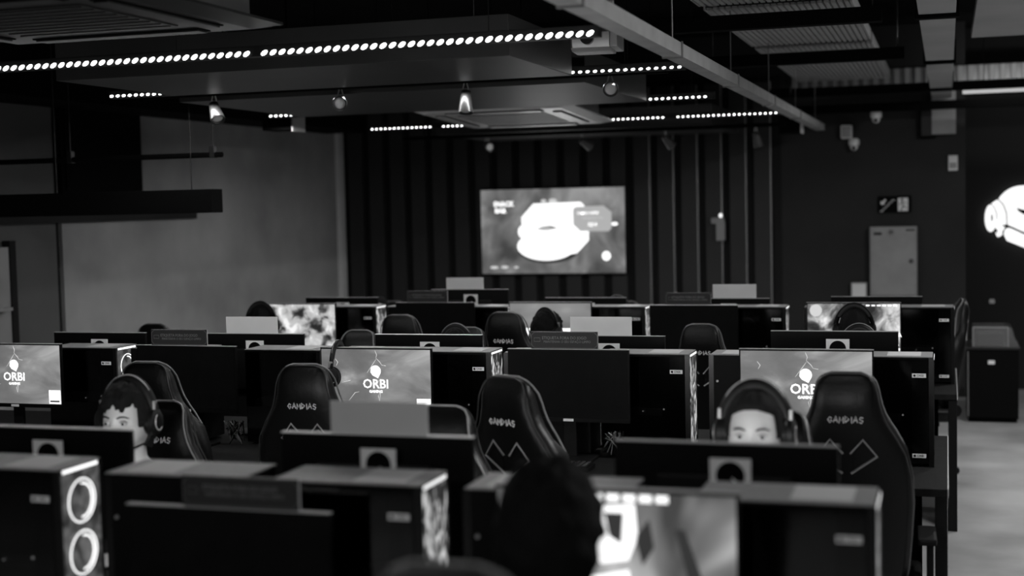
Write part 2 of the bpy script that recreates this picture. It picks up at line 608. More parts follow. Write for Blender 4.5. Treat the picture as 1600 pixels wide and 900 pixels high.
def orbi_picture(sc, z0, z1):
    cx, cz = 0.0, z1 - 0.124
    e = emblem(0.025, 0.0012, 0.0025)
    e.v = [(x_ + cx, y_, z_ + cz + 0.022) for x_, y_, z_ in e.v]
    e.build('picture_emblem', 'white_glow', sc)
    put('picture_word', text_mesh('ORBI', 0.056, 'white_glow', 0.0004, 0.0008, 0.98), sc, (cx, 0.0018, cz - 0.036))
    put('picture_word', text_mesh('GAMING', 0.016, 'white_glow', 0.0004, 0.0006), sc, (cx, 0.0018, cz - 0.068))
    for pts in ([(0.0, z1 - 0.012), (0.008, z1 - 0.03), (0.004, z1 - 0.045), (0.022, z1 - 0.062), (0.03, z1 - 0.075), (0.05, z1 - 0.078)],
                [(-0.04, z1 - 0.11), (-0.01, z1 - 0.07), (0.004, z1 - 0.05)],
                [(0.012, cz - 0.085), (0.022, cz - 0.07), (0.016, cz - 0.11), (0.010, cz - 0.085)],
                [(-0.19, z1 - 0.05), (-0.178, z1 - 0.065), (-0.186, z1 - 0.08)],
                [(-0.16, cz - 0.03), (-0.12, cz - 0.02)], [(-0.13, cz - 0.11), (-0.1, cz - 0.075), (-0.08, cz - 0.07)],
                [(-0.01, cz - 0.03), (0.03, cz - 0.015)]):
        MB().tube([(a, 0.0022, b) for a, b in pts], [0.0009 + 0.0012 * (k % 2) for k in range(len(pts))], 5, flat=0.4).build('picture_spark', 'spark_glow', sc)
    bx(MW / 2 - 0.072, MW / 2 - 0.008, 0.0015, 0.0025, z0 + 0.02, z0 + 0.085).build('picture_notice', 'white_glow', sc)
    bx(MW / 2 - 0.066, MW / 2 - 0.014, 0.001, 0.0015, z0 + 0.028, z0 + 0.036).build('picture_bar', 'dark_glow', sc)


def band_picture(sc, z0, z1):
    bx(-0.2, 0.17, 0.0015, 0.0025, z0 + 0.1, z0 + 0.145).build('picture_band', 'white_glow', sc)
    for k in range(7):
        xx = -0.19 + 0.055 * k
        bx(xx, xx + 0.022, 0.001, 0.0015, z0 + 0.085, z0 + 0.105 + 0.01 * (k % 3)).build('picture_block', 'dark_glow', sc)
    bx(0.17, 0.2, 0.0015, 0.0025, z0 + 0.06, z0 + 0.16).build('picture_figure', 'dark_glow', sc)
    MB().prism(arc(-0.02, z1 - 0.1, 0.02, 0, 360, 16), 0.0015, 0.0025).build('picture_glow', 'white_glow', sc)


def match_picture(sc, z0, z1):
    for k in range(6):
        bx(0.07 + 0.03 * k, 0.09 + 0.03 * k, 0.0015, 0.0025, z1 - 0.02, z1 - 0.013).build('picture_score', 'white_glow', sc)
    put('picture_word', text_mesh('HPA', 0.03, 'white_glow', 0.0004, 0.001), sc, (0.235, 0.0018, z0 + 0.12))
    MB().prism([(0.215, z0 + 0.06), (0.25, z0 + 0.06), (0.232, z0 + 0.095)], 0.0015, 0.0025).build('picture_badge', 'white_glow', sc)
    bx(0.21, 0.255, 0.0015, 0.0025, z0 + 0.035, z0 + 0.045).build('picture_badge', 'white_glow', sc)
    MB().prism(arc(-0.21, z1 - 0.045, 0.035, 0, 360, 20), 0.0015, 0.0025).build('picture_moon', 'spark_glow', sc)


def fore_picture(sc, z0, z1):
    def poly(name, pts, m, d=0.0):
        MB().prism([(a, z1 - b) for a, b in pts], 0.0015 - d, 0.0025 - d).build(name, m, sc)
    poly('picture_patch', [(-0.02, 0.035), (0.045, 0.03), (0.05, 0.10), (0.03, 0.15), (-0.03, 0.16), (-0.06, 0.11)], 'white_glow')
    poly('picture_patch', [(-0.06, 0.19), (0.03, 0.17), (0.05, 0.28), (-0.07, 0.28)], 'white_glow')
    poly('picture_patch', [(-0.02, 0.05), (0.02, 0.05), (0.015, 0.115), (-0.01, 0.10)], 'dark_glow', 0.0005)
    for k in range(5):
        bx(-0.05 + 0.035 * k, -0.024 + 0.035 * k, 0.0015, 0.0025, z1 - 0.026, z1 - 0.01).build('picture_score', 'white_glow', sc)
    poly('picture_patch', [(0.13, 0.08), (0.15, 0.08), (0.22, 0.28), (0.18, 0.28)], 'dark_glow')
    poly('picture_patch', [(0.045, 0.10), (0.075, 0.06), (0.085, 0.12), (0.06, 0.16)], 'dark_glow')


def place_monitor(cx, Y, top, screen, label, far=False, extra=None, rz=0.0, edge=False):
    t = make_monitor(top, screen, extra, edge)
    t.location = (cx, Y, DZ)
    t.rotation_euler = (0, 0, (pi if far else 0) + rz)
    t['label'] = label
    t['group'] = 'monitors on the desks'
    return t


# ------------------------------------------------------------------ little etiquette signs standing on the monitors
def place_sign(cx, Y, top, label, far=False, wdt=0.29, hgt=0.072):
    t = thing('table_sign', label, 'sign', (cx, Y + (0.014 if not far else -0.014), top + 0.0018), pi if far else 0, 'signs standing on the monitors')
    h = wdt / 2
    c = 0.014
    poly = [(-h + c, 0), (h - c, 0), (h, c), (h, hgt - c), (h - c, hgt), (-h + c, hgt), (-h, hgt - c), (-h, c)]
    bx(-h, h, 0.0, 0.004, 0, hgt).build('board', 'paper_back', t)
    pl = bx(-h, h, -0.0012, 0.0, 0, hgt).build('printed_face', 'sign_dark', t)
    MB().tube([(a * 0.985, -0.0016, 0.036 + (b - 0.036) * 0.92) for a, b in poly], 0.0008, 4, True).build('printed_border', 'sign_print', pl)
    put('printed_line', text_mesh('ETIQUETA FORA DO JOGO', 0.0175, 'sign_print', 0.0003, 0.0002, 0.9), pl, (0.0, -0.0016, hgt * 0.62))
    put('printed_line', text_mesh('MANTENHA O SEU ESPAÇO LIMPO', 0.0145, 'sign_print', 0.0003, 0.0, 0.9), pl, (0.012, -0.0016, hgt * 0.4))
    MB().tube([(-h + 0.014, -0.0016, 0.03), (-h + 0.014, -0.0016, 0.045), (-h + 0.04, -0.0016, 0.045), (-h + 0.04, -0.0016, 0.03)], 0.0008, 4, True).build('printed_icon', 'sign_print', pl)
    return t


# ------------------------------------------------------------------ desks: double benches, one unit after the other along a row
DZ = 0.75


def place_desk(x0, x1, y0, y1, label, end=False):
    t = thing('desk', label, 'desk', (x1, (y0 + y1) / 2, 0), 0, 'long double desks')
    L, d = x1 - x0, (y1 - y0) / 2
    bx(-L + 0.002, 0, -d, d, DZ - 0.03, DZ).build('desk_top', 'desk_top', t, 0.003)
    bx(0, 0.004, -d, d, DZ - 0.03, DZ + 0.001).build('edge_band', 'desk_edge', t)
    bx(-L + 0.1, -0.1, -0.012, 0.012, 0.25, DZ - 0.03).build('modesty_panel', 'black_matte', t)
    for sx in (-L + 0.04, -0.045):
        for sy in (-d + 0.01, d - 0.06):
            bx(sx, sx + 0.045, sy, sy + 0.05, 0, DZ - 0.03).build('leg', 'black_plastic', t, 0.003)
    if end:
        bx(-0.012, 0.0, -d + 0.06, d - 0.06, 0.02, DZ - 0.03).build('end_panel', 'desk_panel', t)
    return t


# ------------------------------------------------------------------ gaming chair, faces +y, origin on the floor under the seat
LET = {'G': [[(0.9, 0.75), (0.5, 1.0), (0.05, 0.55), (0.5, 0.05), (0.95, 0.45), (0.5, 0.5)]],
       'A': [[(0.0, 0.0), (0.55, 1.0), (0.9, 0.0)], [(0.2, 0.3), (0.8, 0.42)]],
       'M': [[(0.0, 0.0), (0.15, 1.0), (0.5, 0.35), (0.9, 1.0), (0.95, 0.0)]],
       'D': [[(0.1, 0.0), (0.1, 1.0), (0.9, 0.5), (0.1, 0.0)]],
       'I': [[(0.5, 0.0), (0.45, 1.0)]],
       'S': [[(0.9, 0.85), (0.35, 1.0), (0.1, 0.65), (0.85, 0.4), (0.5, 0.0), (0.05, 0.2)]]}


def brand_mesh():
    m = MB()
    wds = {'I': 0.45}
    cx = 0.0
    lw, lh = 0.0155, 0.022
    tot = sum(lw * wds.get(c, 1) * 1.22 for c in 'GAMDIAS')
    cx = -tot / 2
    for k, c in enumerate('GAMDIAS'):
        sc = wds.get(c, 1)
        for st in LET[c]:
            pts = [(cx + (p[0] * lw * sc if c != 'I' else lw * sc * 0.5), 0, p[1] * lh - lh / 2 + 0.0015 * (1 if k % 2 else -1)) for p in st]
            m.tube(pts, 0.0019, 4, flat=1.0)
        cx += lw * sc * 1.22
    return m.mesh('lettering', 'letter_grey')


BRAND = brand_mesh()

PROF = [(0.00, 0.185), (0.08, 0.205), (0.20, 0.215), (0.32, 0.222), (0.42, 0.218), (0.50, 0.200), (0.56, 0.168), (0.61, 0.135), (0.66, 0.117), (0.71, 0.108), (0.745, 0.098), (0.765, 0.080), (0.775, 0.05)]


def prof(z):
    for (a, wa), (b, wb_) in zip(PROF, PROF[1:]):
        if z <= b:
            return wa + (wb_ - wa) * (z - a) / (b - a)
    return PROF[-1][1]


TILT = radians(9)


def tl(p):
    """tilt a backrest point back about the seat joint"""
    x_, y_, z_ = p
    return (x_, y_ * cos(TILT) - z_ * sin(TILT) - 0.2, 0.47 + y_ * sin(TILT) + z_ * cos(TILT))


def make_chair():
    t = thing('gaming_chair', 'x', 'chair')
    rings = []
    for z, wd in PROF:
        th = 0.046 * (1 if z < 0.7 else max(0.25, (0.79 - z) / 0.09))
        ring = []
        for k in range(28):
            a = 2 * pi * k / 28
            c, s = cos(a), sin(a)
            ex = 0.55
            xx = wd * abs(c) ** ex * (1 if c >= 0 else -1)
            yy = th * abs(s) ** 0.7 * (1 if s >= 0 else -1)
            if s > 0 and z < 0.56:
                yy += 0.035 * max(0, abs(xx) / wd - 0.55) / 0.45
            ring.append(tl((xx, yy, z)))
        rings.append(ring)
    bk = MB().loft(rings).build('backrest', 'leather', t, smooth='all')
    # piping along both edges of the back
    for sy, nm in ((-0.040, 'rear_piping'), (0.046, 'front_piping')):
        zs = [0.02 + 0.03 * i for i in range(24)] + [0.725, 0.74, 0.752, 0.762, 0.768, 0.7725, 0.775]
        edge_pt = lambda s_, z: tl((s_ * prof(z) * 0.965, sy * (1 if z < 0.7 else max(0.25, (0.79 - z) / 0.09)), z))
        pts = [edge_pt(-1, z) for z in zs] + [edge_pt(1, z) for z in reversed(zs)]
        MB().tube(pts, 0.0026 if sy < 0 else 0.0036, 6).build(nm, 'rear_seam' if sy < 0 else 'piping', bk, smooth=True)
    # lettering behind and in front, diamond trims behind
    for sy, rz in ((-0.0465, 0), (0.0465, pi)):
        put('lettering', BRAND, bk, tl((0, sy, 0.625)), (TILT, 0, rz) if rz == 0 else (-TILT, 0, rz))
    for s in (-1, 1):
        pl = [(s * 0.012, 0.505), (s * 0.054, 0.555), (s * 0.100, 0.497), (s * 0.014, 0.435)]
        MB().tube([tl((a, -0.047, b)) for a, b in pl], 0.0042, 4).build('diamond_trim', 'trim_grey', bk)
        q = [(s * 0.018, 0.498), (s * 0.054, 0.540), (s * 0.086, 0.495), (s * 0.018, 0.448)]
        if s < 0:
            q = q[::-1]
        MB().add([tl((a, -0.0475, b)) for a, b in q] + [tl((a, -0.044, b)) for a, b in q], [(0, 1, 2, 3), (7, 6, 5, 4), (0, 4, 5, 1), (1, 5, 6, 2), (2, 6, 7, 3), (3, 7, 4, 0)]).build('diamond_inset', 'black_gloss', bk)
    # seat with raised sides
    sr = []
    for yy in [-0.22, -0.2, -0.1, 0.05, 0.18, 0.24, 0.26]:
        e = 0.6 if abs(yy) > 0.23 else 1
        ring = []
        for k in range(24):
            a = 2 * pi * k / 24
            c, s = cos(a), sin(a)
            xx = 0.25 * e ** 0.2 * abs(c) ** 0.5 * (1 if c >= 0 else -1)
            zz = 0.05 * e * abs(s) ** 0.6 * (1 if s >= 0 else -1)
            if s > 0:
                zz += 0.03 * max(0, abs(xx) - 0.16) / 0.09
            ring.append((xx, yy, 0.42 + zz))
        sr.append(ring)
    MB().loft(sr).build('seat', 'leather', t, smooth='all')
    for s in (-1, 1):
        ar = bx(s * 0.265 - 0.032, s * 0.265 + 0.032, -0.10, 0.12, 0.60, 0.625).build('armrest', 'black_plastic', t, 0.01)
        bx(s * 0.275 - 0.012, s * 0.275 + 0.012, -0.03, 0.03, 0.362, 0.60).box(min(s * 0.1, s * 0.263), max(s * 0.1, s * 0.263), -0.03, 0.03, 0.36, 0.38).build('arm_post', 'black_plastic', ar, 0.003)
        MB().cyl((s * 0.245, -0.23, 0.47), (s * 0.262, -0.23, 0.47), 0.045, n=16).build('hinge_cover', 'black_plastic', t, 0.004)
    bx(-0.12, 0.12, -0.14, 0.14, 0.335, 0.372).build('tilt_plate', 'metal_dark', t, 0.004)
    MB().cyl((0, 0, 0.1), (0, 0, 0.336), 0.026, 0.02, 14).build('gas_lift', 'metal_dark', t, smooth=True)
    MB().cyl((0, 0, 0.075), (0, 0, 0.125), 0.045, 0.036, 16).build('hub', 'black_plastic', t, smooth=True)
    leg = MB()
    leg.loft([[(0.03, -0.028, 0.075), (0.03, 0.028, 0.075), (0.03, 0.024, 0.118), (0.03, -0.024, 0.118)], [(0.30, -0.018, 0.062), (0.30, 0.018, 0.062), (0.30, 0.014, 0.085), (0.30, -0.014, 0.085)]])
    lm = leg.mesh('base_leg', 'black_plastic', 0.004)
    cm = MB().cyl((0.29, -0.024, 0.028), (0.29, -0.006, 0.028), 0.028, n=16).cyl((0.29, 0.006, 0.028), (0.29, 0.024, 0.028), 0.028, n=16).cyl((0.29, 0, 0.03), (0.29, 0, 0.066), 0.008, n=8).mesh('caster', 'black_plastic', smooth=True)
    for k in range(5):
        l_ = put('base_leg', lm, t, None, (0, 0, 2 * pi * k / 5 + 0.31))
        put('caster', cm, l_)
    return t


CHAIR = make_chair()
chair_n = 0


def place_chair(x, y, rz, label, lift=0.0):
    global chair_n
    c = CHAIR if chair_n == 0 else copy_tree(CHAIR)
    chair_n += 1
    c.location = (x, y, 0)
    c.rotation_euler = (0, 0, rz)
    c['label'] = label
    c['group'] = 'gaming chairs at the desks'
    if lift:
        for ch in c.children:
            nm = ch.name.split('.')[0]
            if nm in ('base_leg', 'hub'):
                continue
            if nm == 'gas_lift':
                ch.scale = (1, 1, 1 + lift / 0.3)
            else:
                ch.location.z += lift
    return c


# ------------------------------------------------------------------ people, seated, facing +y, origin on the floor under the hips
def head_pt(th, ph, off=0.0):
    sn = sin(th) ** (0.72 if th < pi / 2 else 1.0)
    d = Vector((sn * sin(ph), sn * cos(ph), cos(th)))
    p = Vector((d.x * (0.074 + off), d.y * (0.094 + off), d.z * (0.119 + off)))
    g = lambda a, b, s: math.exp(-((a - b) / s) ** 2)
    if p.z < -0.01:
        tt = min(1, (-p.z - 0.01) / 0.1)
        p.x *= 1 - 0.38 * tt * tt
        if p.y < 0:
            p.y *= 1 - 0.35 * tt
    if p.y > 0.01:
        k = min(1, p.y / 0.05)
        p.y += k * (0.021 * g(p.x, 0, 0.011) * g(p.z, -0.022, 0.02) + 0.008 * g(p.x, 0, 0.008) * g(p.z, 0.004, 0.022))
        for s in (-1, 1):
            p.y -= k * 0.011 * g(p.x, s * 0.031, 0.017) * g(p.z, 0.012, 0.012)
            p.y += k * 0.005 * g(p.x, s * 0.031, 0.022) * g(p.z, 0.034, 0.009)
            p.y += k * 0.004 * g(p.x, s * 0.04, 0.02) * g(p.z, -0.02, 0.02)
        p.y += k * (0.007 * g(p.x, 0, 0.022) * (g(p.z, -0.053, 0.005) + g(p.z, -0.066, 0.006)) - 0.005 * g(p.x, 0, 0.026) * g(p.z, -0.0595, 0.003))
        p.y += k * 0.010 * g(p.x, 0, 0.025) * g(p.z, -0.098, 0.018)
    return p


HC = Vector((0, 0.05, 1.15))
NU, NV = 56, 44


def head_rings(f):
    return [[f(pi * (i + 0.5) / NV, 2 * pi * j / NU) for j in range(NU)] for i in range(NV)]


def person_mesh():
    m = MB()

    def limb(pts):
        for (a, ra), (b, rb) in zip(pts, pts[1:]):
            m.cyl(a, b, ra, rb, 14)
        for a, ra in pts:
            m.ell(a, (ra, ra, ra), 14, 8)
    m.loft([[(0.165 * sx * cos(2 * pi * k / 20), yc + dy * sin(2 * pi * k / 20), z) for k in range(20)] for z, sx, yc, dy in
            ((0.45, 0.75, 0, 0.10), (0.50, 1.0, 0, 0.125), (0.60, 0.98, -0.01, 0.12), (0.70, 0.92, -0.01, 0.11), (0.82, 1.02, 0.0, 0.115), (0.90, 1.08, 0.005, 0.108), (0.96, 0.98, 0.01, 0.09), (1.0, 0.6, 0.015, 0.06), (1.02, 0.34, 0.02, 0.05))])
    limb([((0, 0.015, 0.95), 0.062), ((0, 0.03, 1.03), 0.05), ((0, 0.042, 1.11), 0.05)])
    for s in (-1, 1):
        limb([((s * 0.155, 0.0, 0.945), 0.058), ((s * 0.225, 0.06, 0.76), 0.043), ((s * 0.15, 0.30, 0.785), 0.027)])
        limb([((s * 0.085, 0.0, 0.53), 0.085), ((s * 0.12, 0.40, 0.53), 0.058), ((s * 0.12, 0.40, 0.12), 0.036)])
        m.ell((s * 0.125, 0.45, 0.045), (0.043, 0.12, 0.044), 14, 8)
        m.ell((s * 0.12, 0.385, 0.08), (0.04, 0.05, 0.06), 12, 8)
        # palm, four fingers with a knuckle bend, thumb from the side of the palm
        m.ell((s * 0.142, 0.35, 0.785), (0.038, 0.052, 0.017), 14, 8)
        for k, (L, ox) in enumerate(((0.062, -0.028), (0.072, -0.009), (0.068, 0.010), (0.052, 0.028))):
            bx_, by_ = s * 0.142 + s * -ox * -1, 0.392 - 0.006 * (k in (0, 3))
            limb([((bx_, by_, 0.788), 0.0092), ((bx_ * 1.0 + ox * 0.1, by_ + L * 0.5, 0.797), 0.0085), ((bx_ + ox * 0.15, by_ + L, 0.772), 0.0072)])
        limb([((s * 0.118, 0.335, 0.782), 0.0125), ((s * 0.088, 0.365, 0.780), 0.0105), ((s * 0.083, 0.395, 0.772), 0.0085)])
    raw = m.mesh('body', 'skin')
    ob = bpy.data.objects.new('body', raw)
    COL.objects.link(ob)
    rm = ob.modifiers.new('r', 'REMESH')
    rm.mode = 'VOXEL'
    rm.voxel_size = 0.0075
    sm = ob.modifiers.new('s', 'SMOOTH')
    sm.iterations = 4
    sm.factor = 0.5
    dg = bpy.context.evaluated_depsgraph_get()
    me = bpy.data.meshes.new_from_object(ob.evaluated_get(dg))
    bpy.data.objects.remove(ob)
    # head grown onto the neck, same mesh
    hm = MB().loft(head_rings(lambda a, b: head_pt(a, b) + HC))
    for s in (-1, 1):
        hm.ell((HC.x + s * 0.075, HC.y - 0.008, HC.z - 0.005), (0.010, 0.020, 0.032), 12, 8)
    hme = hm.mesh('head', 'skin')
    bm = bmesh.new()
    bm.from_mesh(me)
    nb = len(bm.faces)
    bm.from_mesh(hme)
    bm.faces.ensure_lookup_table()
    for i_, f in enumerate(bm.faces):
        f.smooth = True
        c = f.calc_center_median()
        if i_ >= nb:
            f.material_index = 0
            rel = c - HC
            if rel.y > 0.06 and abs(rel.x) < 0.024 and -0.07 < rel.z < -0.049:
                f.material_index = 3
        elif c.z < 0.56 and c.y < 0.6 and c.z < 0.56:
            f.material_index = 2
        elif c.y > 0.22 or c.z > 1.005:
            f.material_index = 0
        else:
            f.material_index = 1
    out = bpy.data.meshes.new('body')
    bm.to_mesh(out)
    bm.free()
    for k in ('skin', 'shirt', 'pants', 'lips'):
        out.materials.append(MAT[k])
    return out


def hair_mesh(style):
    rnd = random.Random(11 + style)
    ph0 = [rnd.uniform(0, 6.28) for _ in range(8)]

    def f(th, ph):
        a = (ph + pi) % (2 * pi) - pi
        p = head_pt(th, ph)
        front = abs(a) < radians(60)
        if style == 0:
            line = 0.060 + 0.010 * sin(7 * a + 1) + 0.006 * sin(19 * a) if front else (-0.005 if abs(a) < radians(100) else -0.075)
            thick = 0.022 + 0.0035 * sin(9 * a + ph0[0]) * sin(9 * th + ph0[1]) + 0.0025 * sin(23 * a + 7 * th + ph0[2]) + 0.002 * sin(17 * th + 5 * a)
        else:
            line = 0.084 - 0.02 * (a / 1.05) ** 2 if front else (0.0 if abs(a) < radians(100) else -0.07)
            thick = 0.013 + 0.002 * sin(9 * a + ph0[3])
        k = max(0.0, min(1.0, (p.z - line) / 0.012 + 0.5))
        off = -0.012 + k * (thick + 0.012)
        d = Vector((p.x, p.y, p.z + 0.02)).normalized()
        return p + d * off + HC
    return MB().loft(head_rings(f)).mesh('hair', 'hair', smooth='all')


BODY = person_mesh()
HAIR = [hair_mesh(0), hair_mesh(1)]
EYE = MB().ell((0, 0, 0), (0.0115, 0.0115, 0.0105), 12, 8).mesh('eye', 'eye_white', smooth='all')
IRIS = MB().ell((0, 0.0085, -0.001), (0.0058, 0.004, 0.0058), 10, 6).mesh('iris', 'iris', smooth='all')


def place_person(x, y, rz, label, style=0, lift=0.0, nod=0.0):
    t = thing('person', label, 'person', (x, y, lift), rz, 'players seated at the desks')
    put('body', BODY, t)
    put('hair', HAIR[style], t)
    for s in (-1, 1):
        e = put('eye', EYE, t, HC + Vector((s * 0.031, 0.0765, 0.011)))
        put('iris', IRIS, e)
        MB().tube([HC + Vector((s * a, b, c)) for a, b, c in ((0.014, 0.0925, 0.029), (0.026, 0.092, 0.034), (0.038, 0.087, 0.034), (0.05, 0.076, 0.028))], [0.0030, 0.0038, 0.0034, 0.0018], 6, flat=0.7).build('eyebrow', 'hair', t, smooth=True)
        MB().tube([HC + Vector((s * a, b, c)) for a, b, c in ((0.019, 0.083, 0.014), (0.026, 0.0885, 0.0195), (0.034, 0.0875, 0.0195), (0.044, 0.078, 0.013))], 0.0021, 5).build('eyelid', 'lips', t, smooth=True)
    return t


# ------------------------------------------------------------------ headset, centred between the ears, facing +y
def make_headset():
    t = thing('headset', 'x', 'headset')
    pts = [(0.101 * cos(a), -0.006, 0.146 * sin(a)) for a in [radians(8 + 164 * i / 24) for i in range(25)]]
    hb = MB().tube([(p[0], p[1], p[2]) for p in pts], 0.0085, 8, flat=1.9).build('headband', 'black_plastic', t, smooth=True)
    MB().tube([(p[0] * 0.95, p[1], p[2] * 0.94) for p in pts[4:21]], 0.009, 8, flat=1.8).build('band_cushion', 'fabric_black', hb, smooth=True)
    MB().tube([(p[0] * 1.085, p[1], p[2] * 1.075) for p in pts[5:20]], 0.0016, 5).build('band_stripe', 'trim_grey', hb)
    for s in (-1, 1):
        c = MB()
        rings = []
        for xo, r in ((0.083, 0.030), (0.090, 0.038), (0.106, 0.038), (0.113, 0.030), (0.115, 0.012)):
            rings.append([(s * xo, -0.006 + r * cos(2 * pi * k / 20), r * 1.15 * sin(2 * pi * k / 20)) for k in range(20)])
        cup = c.loft(rings).build('ear_cup', 'black_plastic', t, smooth=True)
        MB().tube([(s * 0.082, -0.006 + 0.03 * cos(2 * pi * k / 20), 0.036 * sin(2 * pi * k / 20)) for k in range(20)], 0.011, 8, True).build('ear_pad', 'leather', cup, smooth=True)
        MB().tube([(s * 0.1135, -0.006 + 0.024 * cos(pi * k / 10 - 2.4), 0.028 * sin(pi * k / 10 - 2.4)) for k in range(12)], 0.0022, 5).build('cup_accent', 'metal_light', cup)
        bx(s * 0.1 - 0.004, s * 0.1 + 0.004, -0.016, 0.004, 0.02, 0.07).build('slider', 'metal_grey', cup, 0.002)
    MB().tube([(-0.1, 0.02, -0.03), (-0.1, 0.06, -0.06), (-0.07, 0.1, -0.075), (-0.04, 0.115, -0.075)], 0.0035, 6).build('microphone', 'black_plastic', t, smooth=True)
    return t


HEADSET = make_headset()
headset_n = 0


def place_headset(loc, rot, label):
    global headset_n
    h = HEADSET if headset_n == 0 else copy_tree(HEADSET)
    headset_n += 1
    h.location = loc
    h.rotation_euler = rot
    h['label'] = label
    h['group'] = 'gaming headsets'
    return h


def wear_headset(p, label):
    c, s = cos(p.rotation_euler.z), sin(p.rotation_euler.z)
    k = p.scale.x
    h = place_headset((p.location.x - s * HC.y * k, p.location.y + c * HC.y * k, (HC.z + 0.006) * k + p.location.z), (0, 0, p.rotation_euler.z), label)
    h.scale = (k, k, k)
    return h

# ================================================================== placing the rows
TA, T2, T3 = 2.92, 5.66, 8.18
place_desk(-1.85, 0.0, T2 - 0.42, T2 + 0.76, 'black double desk of the middle row, its end panel on the bright aisle floor', True)
place_desk(-3.70, -1.85, T2 - 0.42, T2 + 0.76, 'black double desk in the centre of the middle row, second from the aisle')
place_desk(-5.50, -3.70, T2 - 0.42, T2 + 0.76, 'black double desk of the middle row nearest the plaster wall')
place_desk(-1.85, 0.05, T3 - 0.42, T3 + 0.76, 'black double desk of the back row, its end beside the aisle chair', True)
place_desk(-3.70, -1.85, T3 - 0.42, T3 + 0.76, 'black double desk in the centre of the back row, in front of the television')
place_desk(-5.30, -3.70, T3 - 0.42, T3 + 0.76, 'black double desk of the back row nearest the plaster wall')
place_desk(-1.70, 0.0, TA - 0.42, TA + 0.76, 'black double desk of the blurred front row, carrying the brightest game screen')
place_desk(-3.40, -1.70, TA - 0.42, TA + 0.76, 'black double desk of the blurred front row, under the tower with glowing rings')

# towers ----------------------------------------------------------
place_tower('rings', -2.12, TA, False, 'blurred tower at the lower left with two glowing fan rings in front')
place_tower('camo', -1.15, TA, False, 'blurred front-row tower with patterned front, between the sign monitor and the dark head')
place_tower('camo', -0.14, TA, False, 'blurred front-row tower at the lower right, beside the bright game screen')
place_tower('camo', -1.99, TA, True, 'front-row tower seen from its plain rear side, behind the dark sign monitor')
place_tower('camo', -1.05, TA, True, 'front-row tower seen from its plain rear side, behind the dark head in front')
for v, e, lb in (('rings', -3.76, 'middle-row tower at the left with a glowing fan ring, above the dark-haired player'),
                 ('camo', -2.70, 'middle-row tower between the left chair and the hanging headset'),
                 ('camo', -1.89, 'middle-row tower with bright patterned front, right of the wallpaper screen with the headset'),
                 ('camo', -1.02, 'middle-row tower right of the dark monitor that carries a sign'),
                 ('camo', -0.05, 'middle-row tower at the aisle end of the desk')):
    place_tower(v, e, T2, False, lb)
for e, lb in ((-3.68, 'middle-row tower seen from its rear side, behind the left dark monitor with a sign'),
              (-2.63, 'middle-row tower seen from its rear side, behind the hanging headset'),
              (-1.83, 'middle-row tower seen from its rear side, left of the big dark sign monitor'),
              (-0.94, 'middle-row tower seen from its rear side with two screws, left of the aisle wallpaper')):
    place_tower('camo', e, T2, True, lb)
for e, lb in ((-3.50, 'back-row tower with patterned front, right of the leftmost lit game screen'),
              (-2.61, 'back-row tower behind the chair whose player leans right'),
              (-1.74, 'back-row tower right of the pale bright screen'),
              (-0.90, 'back-row tower right of the dark monitor facing the chair with lettering'),
              (0.04, 'back-row tower at the aisle end, beside the tall chair')):
    place_tower('camo', e, T3, False, lb)
for e, lb in ((-3.43, 'back-row tower seen from its rear side, left of the dark monitor below the television'),
              (-2.53, 'back-row tower seen from its rear side, behind the pale bright screen'),
              (-1.69, 'back-row tower seen from its rear side with lit edge, left of the wide dark monitor'),
              (-0.80, 'back-row tower seen from its rear side with lit edge, left of the aisle game screen')):
    place_tower('camo', e, T3, True, lb)

# monitors --------------------------------------------------------
NA, FA = TA - 0.12, TA + TD + 0.125
place_monitor(-1.59, NA, 1.142, 'screen_off', 'blurred dark monitor at the bottom of the picture with a sign on top')
place_monitor(-0.67, NA, 1.226, 'game_d', 'blurred monitor with the large bright game picture beside the dark head', extra=fore_picture)
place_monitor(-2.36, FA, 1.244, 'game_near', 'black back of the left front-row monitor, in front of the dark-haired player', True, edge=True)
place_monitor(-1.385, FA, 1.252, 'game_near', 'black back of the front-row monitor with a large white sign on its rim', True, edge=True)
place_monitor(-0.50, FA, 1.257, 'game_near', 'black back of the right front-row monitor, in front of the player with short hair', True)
N2, F2 = T2 - 0.11, T2 + TD + 0.115
place_monitor(-4.255, N2, 1.216, 'orbi_screen', 'lit wallpaper monitor at the left edge, in the middle row', extra=orbi_picture)
place_monitor(-3.325, N2, 1.214, 'screen_off', 'dark monitor with a sign, in the middle row in front of the plaster wall', rz=-0.05)
place_monitor(-2.385, N2, 1.214, 'orbi_screen', 'lit wallpaper monitor with a headset hanging on its corner', extra=orbi_picture)
place_monitor(-1.515, N2, 1.216, 'screen_off', 'large dark monitor with a sign in the centre of the middle row')
place_monitor(-0.537, N2, 1.226, 'orbi_screen', 'lit wallpaper monitor at the aisle end, half hidden by a chair', extra=orbi_picture)
place_monitor(-4.04, F2, 1.233, 'game_a', 'black monitor back in the middle row, leftmost, against the plaster wall', True)
place_monitor(-3.18, F2, 1.233, 'game_a', 'black monitor back in the middle row with a white sign, below the lit game screen', True)
place_monitor(-2.285, F2, 1.235, 'game_a', 'black monitor back in the middle row in front of a headset arch', True, edge=True)
place_monitor(-1.44, F2, 1.235, 'game_a', 'black monitor back in the middle row with a white sign, below the pale bright screen', True)
place_monitor(-0.456, F2, 1.262, 'game_a', 'black monitor back in the middle row in front of the aisle game screen', True)
N3, F3 = T3 - 0.10, T3 + TD + 0.105
place_monitor(-4.00, N3, 1.217, 'game_a', 'leftmost lit game screen in the back row, near the plaster wall')
place_monitor(-3.06, N3, 1.222, 'screen_off', 'dark back-row monitor with a dim sign, left below the television')
place_monitor(-2.31, N3, 1.225, 'game_c', 'pale bright screen in the back row, right below the television', extra=band_picture)
